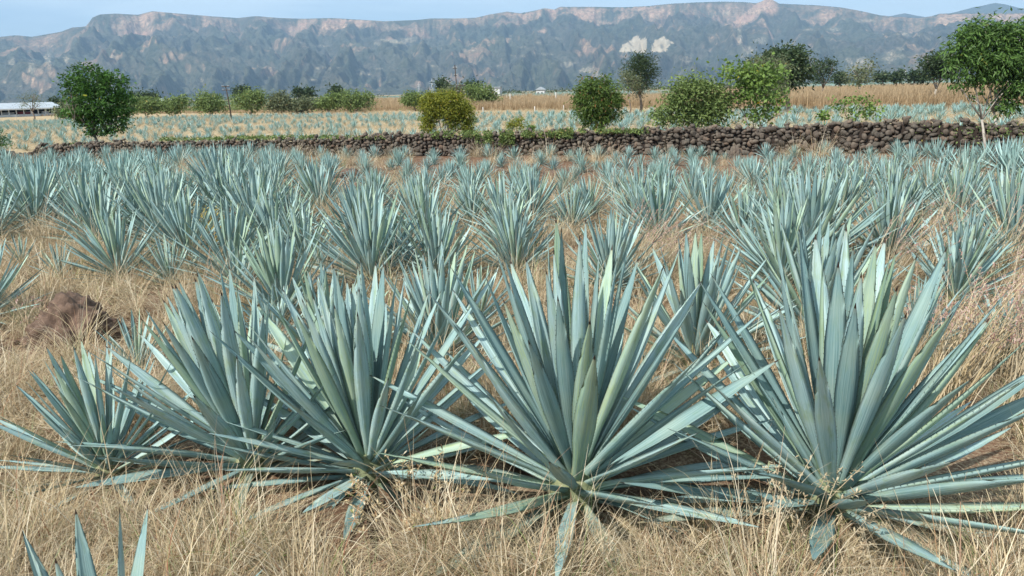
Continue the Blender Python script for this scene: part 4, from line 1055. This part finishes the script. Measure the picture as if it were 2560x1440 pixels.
def scrub():
    cl = MB(); r = random.Random(19)
    for i in range(330):
        px = r.uniform(335, 940) if i < 270 else r.choice((r.uniform(960, 1260), r.uniform(1640, 2000))); g = on_ground(px, 283-.012*(px-335) if px < 960 else 262-.01*(px-960)); w = r.uniform(.5, 1.2); hm = r.uniform(.5, 1.5)
        for _ in range(70):
            p = Vector((g.x+r.gauss(0, w*.6), g.y+r.gauss(0, w*.8), abs(r.gauss(.25, .4))*hm)); a = Vector((r.gauss(0, 1), r.gauss(0, 1), r.gauss(.3, 1))).normalized(); b = a.cross(Vector((r.gauss(0, 1), r.gauss(0, 1), 1))).normalized()
            L = r.uniform(.14, .34); cl.quad(tuple(p-a*L*.5), tuple(p-b*L*.22), tuple(p+a*L*.5), tuple(p+b*L*.22), min(.9, r.random()*.6+.3*(i%3)/2))
    cl.build('low_scrub', LV['hedge'], kind='stuff')
scrub()
# green creepers over the wall
def creeper(spans, name, seed):
    cl = MB(); r = random.Random(seed)
    for (xa, xb, ya, yb, n) in spans:
        for _ in range(n):
            px = r.uniform(xa, xb); k = (px-xa)/(xb-xa); 
            if fbm(np.array([px/14.]), np.array([seed*3.1]), 2)[0] < -.18: continue
            wx = float(on_ground(px, 388).x); wyy = float(np.interp(wx, WX, WY)); hh = float(np.interp(wx, WX, WH))
            py = r.triangular(ya, yb, ya+(yb-ya)*.25)
            P = at_depth(px, py, wyy-.36+r.gauss(0, .05)+(.25*r.random() if py < ya+5 else 0))
            if P.z > hh+.0: P.y += r.random()*.5; P.z = min(P.z, hh+.16*r.random()+.05)
            a = Vector((r.gauss(0, 1), -abs(r.gauss(0, .7)), r.gauss(0, .8))).normalized(); b = a.cross(Vector((r.gauss(0, 1), r.gauss(0, 1), r.gauss(0, 1)))).normalized(); L = r.uniform(.05, .11)
            cl.quad(tuple(P), tuple(P+a*L*.5-b*L*.28), tuple(P+a*L), tuple(P+a*L*.5+b*L*.28), r.random())
    return cl.build(name, LV['hedge'], kind='stuff')
creeper([(135, 200, 356, 372, 900), (395, 560, 343, 352, 900), (530, 860, 338, 350, 2300), (860, 960, 340, 348, 250)], 'wall_creeper', 2)
creeper([(1050, 1440, 326, 346, 3600), (1190, 1300, 335, 366, 1500), (1400, 1620, 322, 334, 1500), (2290, 2560, 300, 380, 260)], 'wall_creeper', 5)

# ------------------------------------------------------------------ poles, pylons, posts, buildings, far wall
def place(px, py, d):
    g = at_depth(px, py, d); g.z = 0; return g
def pole(px, py_base, px_top, py_top, d, arms, label, name='telegraph_pole', cat='pole', r=.09, group=None):
    g = place(px, py_base, d); top = at_depth(px_top, py_top, d); e = empty(name, g, label=label, cat=cat, group=group)
    mb = MB(); v = top-g; mb.tube([(0, 0, -.3), tuple(v*.5), tuple(v)], [r*1.2, r, r*.75], 8); mb.build('post', M_POLE, e, True)
    for f, w in arms:
        a = MB(); c = v*f; a.box(c+Vector((0, -r, 0)), (w, r*1.0, r*1.2)); arm = a.build('crossarm', M_POLE, e)
        ins = MB()
        for q in (-.45, -.3, .3, .45): ins.tube([tuple(c+Vector((q*w, -r, r*.5))), tuple(c+Vector((q*w, -r, r*2.2)))], [r*.4, r*.3], 6)
        ins.build('insulator', M_STEEL, arm)
    return e
pole(578, 281, 564, 215, 92, [(.985, .85*1.0), (.88, .85)], 'dark leaning telegraph pole with two crossarms at the far hedge', r=.07)
pole(1146, 258, 1137, 162, 100, [(.93, .5), (.78, .35)], 'tall thin dark mast behind the dome shaped tree', name='utility_mast', r=.07)
pole(1152, 262, 1152, 211, 100, [(.96, 1.1), (.74, 1.0)], 'short telegraph pole with two crossarms right of the tall mast', r=.07)
def pylon(px, d, py_top, lab):
    g = place(px, 262.3-.02793*px, d); top = at_depth(px, py_top, d); h = top.z; e = empty('pylon', g, label=lab, cat='pylon', group='lattice pylons on the plain'); mb = MB(); w = h*.09
    for sx in (-1, 1):
        for sy in (-1, 1): mb.tube([(sx*w, sy*w, 0), (sx*w*.3, sy*w*.3, h*.7), (0, 0, h)], [.2, .16, .1], 4)
    for k in range(7):
        z = h*k/8; z2 = h*(k+1)/8; a = w*(1-.9*z/h); b = w*(1-.9*z2/h)
        mb.tube([(-a, -a, z), (b, -b, z2)], [.1, .1], 3); mb.tube([(a, -a, z), (-b, -b, z2)], [.1, .1], 3)
    mb.build('lattice', M_STEEL, e)
    ar = MB()
    for z in (.72, .84): ar.tube([(-w*1.6, 0, h*z), (w*1.6, 0, h*z)], [.16, .16], 4)
    ar.build('crossarm', M_STEEL, e)
pylon(1081, 650, 196, 'faint pale lattice pylon left of the tall mast'); pylon(1048, 900, 206, 'fainter lattice pylon further left of the tall mast'); pylon(1122, 900, 200, 'faint thin pylon close to the tall mast')
pylon(2262, 700, 172, 'faint lattice pylon beyond the far stone wall on the right')
def fpost(px, yb, yt, lab, r=.05):
    g = on_ground(px, yb); h = at_depth(px, yt, g.y).z; mb = MB(); mb.tube([(0, 0, -.2), (.0, 0, h*.96), (0, 0, h)], [r, r, r*.75], 6)
    mb.build('fence_post', M_POST, None, True, loc=g, label=lab, cat='fence post', group='white fence posts in the brown grass')
fpost(1276, 262, 234, 'stout white fence post above the brown grass near the small white house', .10)
fpost(1390, 262, 231, 'stout white fence post above the brown grass left of the rusty leaved tree', .09)
fpost(1267, 255, 238, 'thin pale post beside the stout one near the small white house', .035)
fpost(1337, 286, 266, 'short white fence post at the foot of the brown grass, middle', .05)
fpost(1208, 287, 268, 'short greyish fence post right of the dome shaped tree', .05)
fpost(1409, 280, 263, 'thin pale post left of the rusty leaved tree', .04)
fpost(2533, 275, 250, 'white fence post in the grass right of the big right tree', .04)
fpost(2344, 238, 226, 'short pale post beside the pale trunked tree', .05)
fpost(1, 306, 292, 'white post at the left edge of the second field', .06)
fpost(42, 302, 286, 'thin dark tilted post below the thin crowned tree', .03)
# far low walls
def low_wall(name, pts, h, lab, n=0):
    pp = []
    for (px, py) in pts: g = on_ground(px, py); pp.append((g.x, g.y, h))
    return build_wall(name, pp, lambda s: .42, 40+len(pts), n, lab, side=.35)
low_wall('far_stone_wall', [(1975, 221), (2150, 217), (2350, 214), (2650, 208)], .75, 'distant dark stone wall behind the brown grass on the right')
low_wall('field_boundary_wall', [(920, 262), (1200, 256), (1450, 250), (1720, 243)], .16, 'thin dark low wall line between the brown grass and the distant strip')

def shed():
    a = place(-160, 292, 150); b = place(152, 284, 165); g = a.lerp(b, .5); L = (b-a).length; rz = math.atan2(b.y-a.y, b.x-a.x)
    e = empty('long_white_shed', g, rz, label='long low white shed with a pale metal roof and open front at the left edge', cat='building')
    def bx(n, c, s, m, rot=None, **k): mb = MB(); mb.box(c, s, rot=rot); return mb.build(n, m, e, **k)
    bx('back_wall', (0, 6, 1.0), (L, .2, 2.0), M_WHITE); bx('end_wall', (L/2, 3, .9), (.2, 6, 1.8), M_WHITE); bx('low_wall', (0, -.1, .22), (L, .25, .44), M_WHITE)
    bx('roof', (0, 2.6, 2.05), (L+1, 7.2, .12), M_ROOF, Matrix.Rotation(R(9), 3, 'X')); bx('fascia', (0, -1.03, 1.44), (L+1, .12, .24), M_WHITE)
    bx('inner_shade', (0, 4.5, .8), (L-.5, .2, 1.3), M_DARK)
    for i in range(17): bx('pillar', (-L/2+.3+i*(L-.6)/16, -.3, .9), (.16, .16, 1.1), M_WHITE)
    r = random.Random(3)
    for i in range(14): bx('crate_stack', (r.uniform(-L/2+1, L/2-1), r.uniform(.6, 2.2), .45), (r.uniform(.8, 2.2), .8, r.uniform(.7, 1.0)), r.choice((M_RED, M_RED, M_WHITE)))
shed()
def strip_roof():
    a = place(352, 250, 260); b = place(442, 248, 260); g = (a+b)/2; e = empty('distant_white_shed', g, label='distant white shed roof showing between the bushes right of the dark round tree', cat='building'); L = (b-a).length
    mb = MB(); mb.box((0, 0, 1.1), (L, 5, 2.2)); mb.build('wall', M_WHITE, e); mb = MB(); mb.box((0, 0, 2.45), (L+.6, 6, .2), rot=Matrix.Rotation(R(8), 3, 'X')); mb.build('roof', M_ROOF, e)
strip_roof()
def house(px, d, w, h, lab, roof=M_ROOF, gable=False, dep=4):
    g = place(px, 262.3-.02793*px, d); e = empty('small_house', g, -.15, label=lab, cat='house')
    mb = MB(); mb.box((0, 0, h/2), (w, dep, h)); mb.build('wall', M_WHITE, e)
    if gable:
        r = MB(); r.v = [(-w*.6, -dep*.6, h), (w*.6, -dep*.6, h), (0, -dep*.6, h+w*.35), (-w*.6, dep*.6, h), (w*.6, dep*.6, h), (0, dep*.6, h+w*.35)]; r.t = [.5]*6
        r.f = [(0, 1, 2), (5, 4, 3), (0, 2, 5, 3), (1, 4, 5, 2), (0, 3, 4, 1)]; r.build('roof', roof, e)
    else:
        r = MB(); r.box((0, 0, h+.12), (w+.5, dep+.6, .18)); r.build('roof', roof, e)
    for q in (-.25, .2):
        m = MB(); m.box((q*w, -dep/2-.01, h*.5), (.6, .06, .7)); m.build('window', M_DARK, e)
    m = MB(); m.box((w/2+.01, 0, h*.42), (.06, .9, h*.8)); m.build('door', M_ROOF, e)
house(1238, 215, 3.0, 3.2, 'small white flat roofed house beyond the bushes at centre left')
house(1352, 300, 3.0, 2.4, 'tiny white gabled house on the horizon left of the rusty leaved tree', gable=True)

# ------------------------------------------------------------------ earth mound, clods, weeds and tall stems
def lump(name, px, py, w, h, seed, mat, label, cat, depth=1.0, rz=0):
    g = on_ground(px, py); v, f = ico(5); rsn = np.random.RandomState(seed)
    n = v/np.linalg.norm(v, axis=1)[:, None]; o1, o2 = rsn.rand(2)*50
    r = 1+.34*fbm(n[:, 0]*1.6+o1, n[:, 2]*1.6+n[:, 1]+o2, 3)+.22*fbm(n[:, 0]*4.5+o2, n[:, 1]*4.5+n[:, 2]*3.7, 4)-.10*ridged(n[:, 0]*5+n[:, 1]*2+o1, n[:, 2]*6, 4)
    vv = n*r[:, None]*np.array((w/2, w/2*depth, h)); 
    vv[:, 2] = np.where(vv[:, 2] < 0, vv[:, 2]*.3, vv[:, 2])
    me = np_mesh(name, vv, f, mat, True); me.attributes.new('tint', 'FLOAT', 'POINT')
    o = mesh_obj(name, me, None, (g.x, g.y, float(gz(g.x, g.y))-.02), label=label, cat=cat); o.rotation_euler = (0, 0, rz); return o
lump('earth_mound', 195, 848, .92, .50, 2, M_SOIL, 'brown cracked earth mound in the dry grass on the left', 'earth mound')
lump('earth_mound', 118, 850, .50, .16, 9, M_SOIL, 'low crumbled earth slope at the left foot of the brown mound', 'earth mound')
_rc = random.Random(8); _cl = MB(); _g = on_ground(190, 850)
for _ in range(150):
    v, f = ROCK_LO[_rc.randrange(14)]; sz = _rc.choice((.02, .03, .04, .06, .09)); an = _rc.uniform(0, 6.28); rr_ = _rc.uniform(.3, .85); x_ = _g.x+.1+rr_*math.cos(an); y_ = _g.y+rr_*.8*math.sin(an); n0 = len(_cl.v)
    _cl.v += [tuple(p) for p in v*sz+np.array((x_, y_, float(gz(x_, y_))+sz*.25))]; _cl.t += [.5]*len(v); _cl.f += [tuple(int(i)+n0 for i in q) for q in f]
_cl.build('crumbled_earth', M_SOIL, kind='stuff')
lump('earth_clod', 420, 1172, .42, .09, 4, M_SOIL, 'flat red earth clod between the two left front row agaves', 'earth clod', .6)
lump('earth_clod', 2470, 1180, .30, .05, 5, M_SOIL, 'flat red earth clod right of the broad leaved front agave', 'earth clod', .6)
lump('earth_clod', 1760, 1338, .30, .05, 6, M_SOIL, 'flat red earth clod between the two largest front agaves', 'earth clod', .6)
lump('boulder', 1838, 396, .42, .42, 7, M_STONE, 'reddish boulder at the foot of the wall right of centre', 'boulder')
lump('boulder', 1852, 381, .40, .30, 8, M_STONE, 'pale boulder leaning on the wall foot right of centre', 'boulder')
rr = random.Random(12); spots = []
for i in range(26):
    x = rr.uniform(-6, 14); y = rr.uniform(17.5, 24.5)
    if y > float(np.interp(x, WX, WY))-.8: continue
    v, f = rock_shape(300+i, 3, 1.4); s = rr.uniform(.5, 1.1); vv = v*np.array((s, s*.6, s*.42)); P_ = project((x, y, 0)); spots.append((x, y, vv, f, P_))
spots.sort(key=lambda s: s[4][0]); vi = 0
for (x, y, vv, f, P_) in spots:
    me = np_mesh('soil_heap', vv, f, M_SOIL, True)
    mesh_obj('soil_heap', me, None, (x, y, float(gz(x, y))+.02), label=f'{ORD[vi]} red soil heap from the left among the young agaves before the wall', cat='soil heap', group='red soil heaps before the wall'); vi += 1
# tall thin seeding stems on the right
def seed_stem(mb, hd, base, az, L, lean, rnd):
    pts = []; p = Vector(base); el = math.pi/2-lean
    for k in range(9):
        pts.append(tuple(p)); p = p+Vector((math.cos(el)*math.cos(az), math.cos(el)*math.sin(az), math.sin(el)))*(L/8); el -= rnd.uniform(.0, .12)*(1+k*.15)
    mb.tube(pts, [.0034]*5+[.003, .0026, .002, .001], 3, rnd.uniform(.35, 1))
    for k in range(20):
        s = rnd.random(); q = Vector(pts[6]).lerp(Vector(pts[8]), s); a = Vector((rnd.gauss(0, 1), rnd.gauss(0, 1), rnd.gauss(.4, .6))).normalized(); b = a.cross(Vector((0, 0, 1))).normalized(); l = rnd.uniform(.008, .024)
        hd.quad(tuple(q), tuple(q+a*l-b*.005), tuple(q+a*l*1.8), tuple(q+a*l+b*.005), rnd.random())
def mat_seed():
    t = NT('pink_seed_heads'); g = t.attr('tint'); return t.fin(t.mix(g, (.30, .13, .12), (.62, .46, .40)), .8, .2, trans=.3)
M_SEED = mat_seed()
def stem_clump(px, py, n, Lm, lab, seed, lean=.25, az0=None):
    rn = random.Random(seed); g = on_ground(px, py); e = empty('seeding_grass', (g.x, g.y, float(gz(g.x, g.y))), label=lab, cat='grass clump', group='tall seeding grass clumps'); mb = MB(); hd = MB()
    for _ in range(int(n*1.7)):
        r = .16*math.sqrt(rn.random()); a = rn.uniform(0, 6.28)
        seed_stem(mb, hd, (r*math.cos(a), r*math.sin(a), 0), (az0 if az0 is not None else a)+rn.gauss(0, .6), Lm*rn.uniform(.6, 1.1), abs(rn.gauss(lean, .16)), rn)
    mb.build('stems', M_STRAW, e, kind='stuff'); hd.build('seed_heads', M_SEED if az0 is not None else M_STRAW, e, kind='stuff')
STEMS = [(2360, 1010, 30, 1.15, 'tall leaning seeding grass clump behind the broad leaved front agave', .35, 0.3), (2480, 960, 34, 1.2, 'dense seeding grass clump with pink heads near the right edge', .35, .3), (2250, 1000, 14, 1.0, 'thin seeding stems rising behind the right front agave', .3, .4),
 (2545, 1080, 26, 1.1, 'seeding grass clump cut by the right edge', .3, .5), (2190, 735, 22, 1.1, 'pale grass stems right of the very tall dense agave', .3, .2), (2320, 700, 26, 1.15, 'yellowish grass clump among the agaves on the right', .25, .4), (2130, 640, 14, 1.0, 'grass stems behind the very tall dense agave', .25, 0),
 (1600, 740, 26, 1.05, 'pale grass clump right of the grass wrapped agave', .3, .3), (1560, 700, 18, 1.1, 'pinkish topped grass stems behind the grass wrapped agave', .25, .4), (1700, 700, 14, .9, 'arching thin stems with pink tips right of centre', .5, .2), (1245, 1010, 5, .5, 'few weak stems with whitish flowers left of the centre agave', .3, 1.5),
 (560, 600, 10, .6, 'reddish dry stems at the foot of the dense left rows', .3, 1.5), (1010, 1330, 26, .42, 'fountain of straw stems in the foreground right of the yellow streaked agave', .5, None), (2030, 1400, 16, .42, 'thin branching straw stems in front of the broad leaved agave', .4, None), (1950, 1350, 6, .5, 'few red stems in front of the broad leaved agave', .2, None),
 (55, 850, 6, .5, 'weed stem with a whitish fluffy head near the left edge', .2, 1.2), (2440, 560, 10, 1.0, 'few stems before the tall narrow agave on the right', .2, .3), (120, 610, 60, .55, 'tawny dry grass tuft on the left below the full agave', .3, None), (2500, 700, 20, 1.1, 'seeding stems at the right edge behind the agaves', .3, .4)]
for i, (px, py, n, L, lab, ln, az) in enumerate(STEMS): stem_clump(px, py, n, L, lab, 700+i, ln, az)
# dried yellow weed
def dried_weed():
    g = on_ground(545, 618); e = empty('dried_weed', (g.x, g.y, 0), label='dried yellow branching weed among the agaves on the left', cat='weed'); rn = random.Random(4); mb = MB(); lf = MB()
    def br(p, d, L, r, lv):
        q = p+d*L; mb.tube([tuple(p), tuple((p+q)/2+Vector((rn.gauss(0, .02), 0, 0))), tuple(q)], [r, r*.8, r*.6], 4, .9)
        if lv == 0:
            for _ in range(3):
                a = Vector((rn.gauss(0, 1), rn.gauss(0, 1), rn.gauss(0, 1))).normalized(); b = a.cross(Vector((0, 0, 1))); lf.quad(tuple(q), tuple(q+a*.02-b*.01), tuple(q+a*.045), tuple(q+a*.02+b*.01), rn.random())
            return
        for _ in range(3): br(p.lerp(q, rn.uniform(.5, 1)), (d+Vector((rn.gauss(0, .55), rn.gauss(0, .55), rn.gauss(0, .3)))).normalized(), L*rn.uniform(.5, .8), r*.6, lv-1)
    for _ in range(3): br(Vector((0, 0, 0)), Vector((rn.gauss(0, .2), rn.gauss(0, .2), 1)).normalized(), .38, .009, 3)
    for _ in range(160):
        p = Vector((rn.gauss(0, .06), rn.gauss(0, .06), rn.uniform(.0, .38))); a = Vector((rn.gauss(0, 1), rn.gauss(0, 1), rn.gauss(0, .6))).normalized(); b = a.cross(Vector((0, 0, 1))); lf.quad(tuple(p), tuple(p+a*.03-b*.015), tuple(p+a*.06), tuple(p+a*.03+b*.015), .6+.4*rn.random())
    t = NT('yellow_weed'); m = t.fin(t.mix(t.attr('tint'), (.42, .26, .08), (.68, .60, .18)), .7, .2, trans=.3)
    mb.build('stems', m, e); lf.build('leaves', m, e, kind='stuff')
dried_weed()
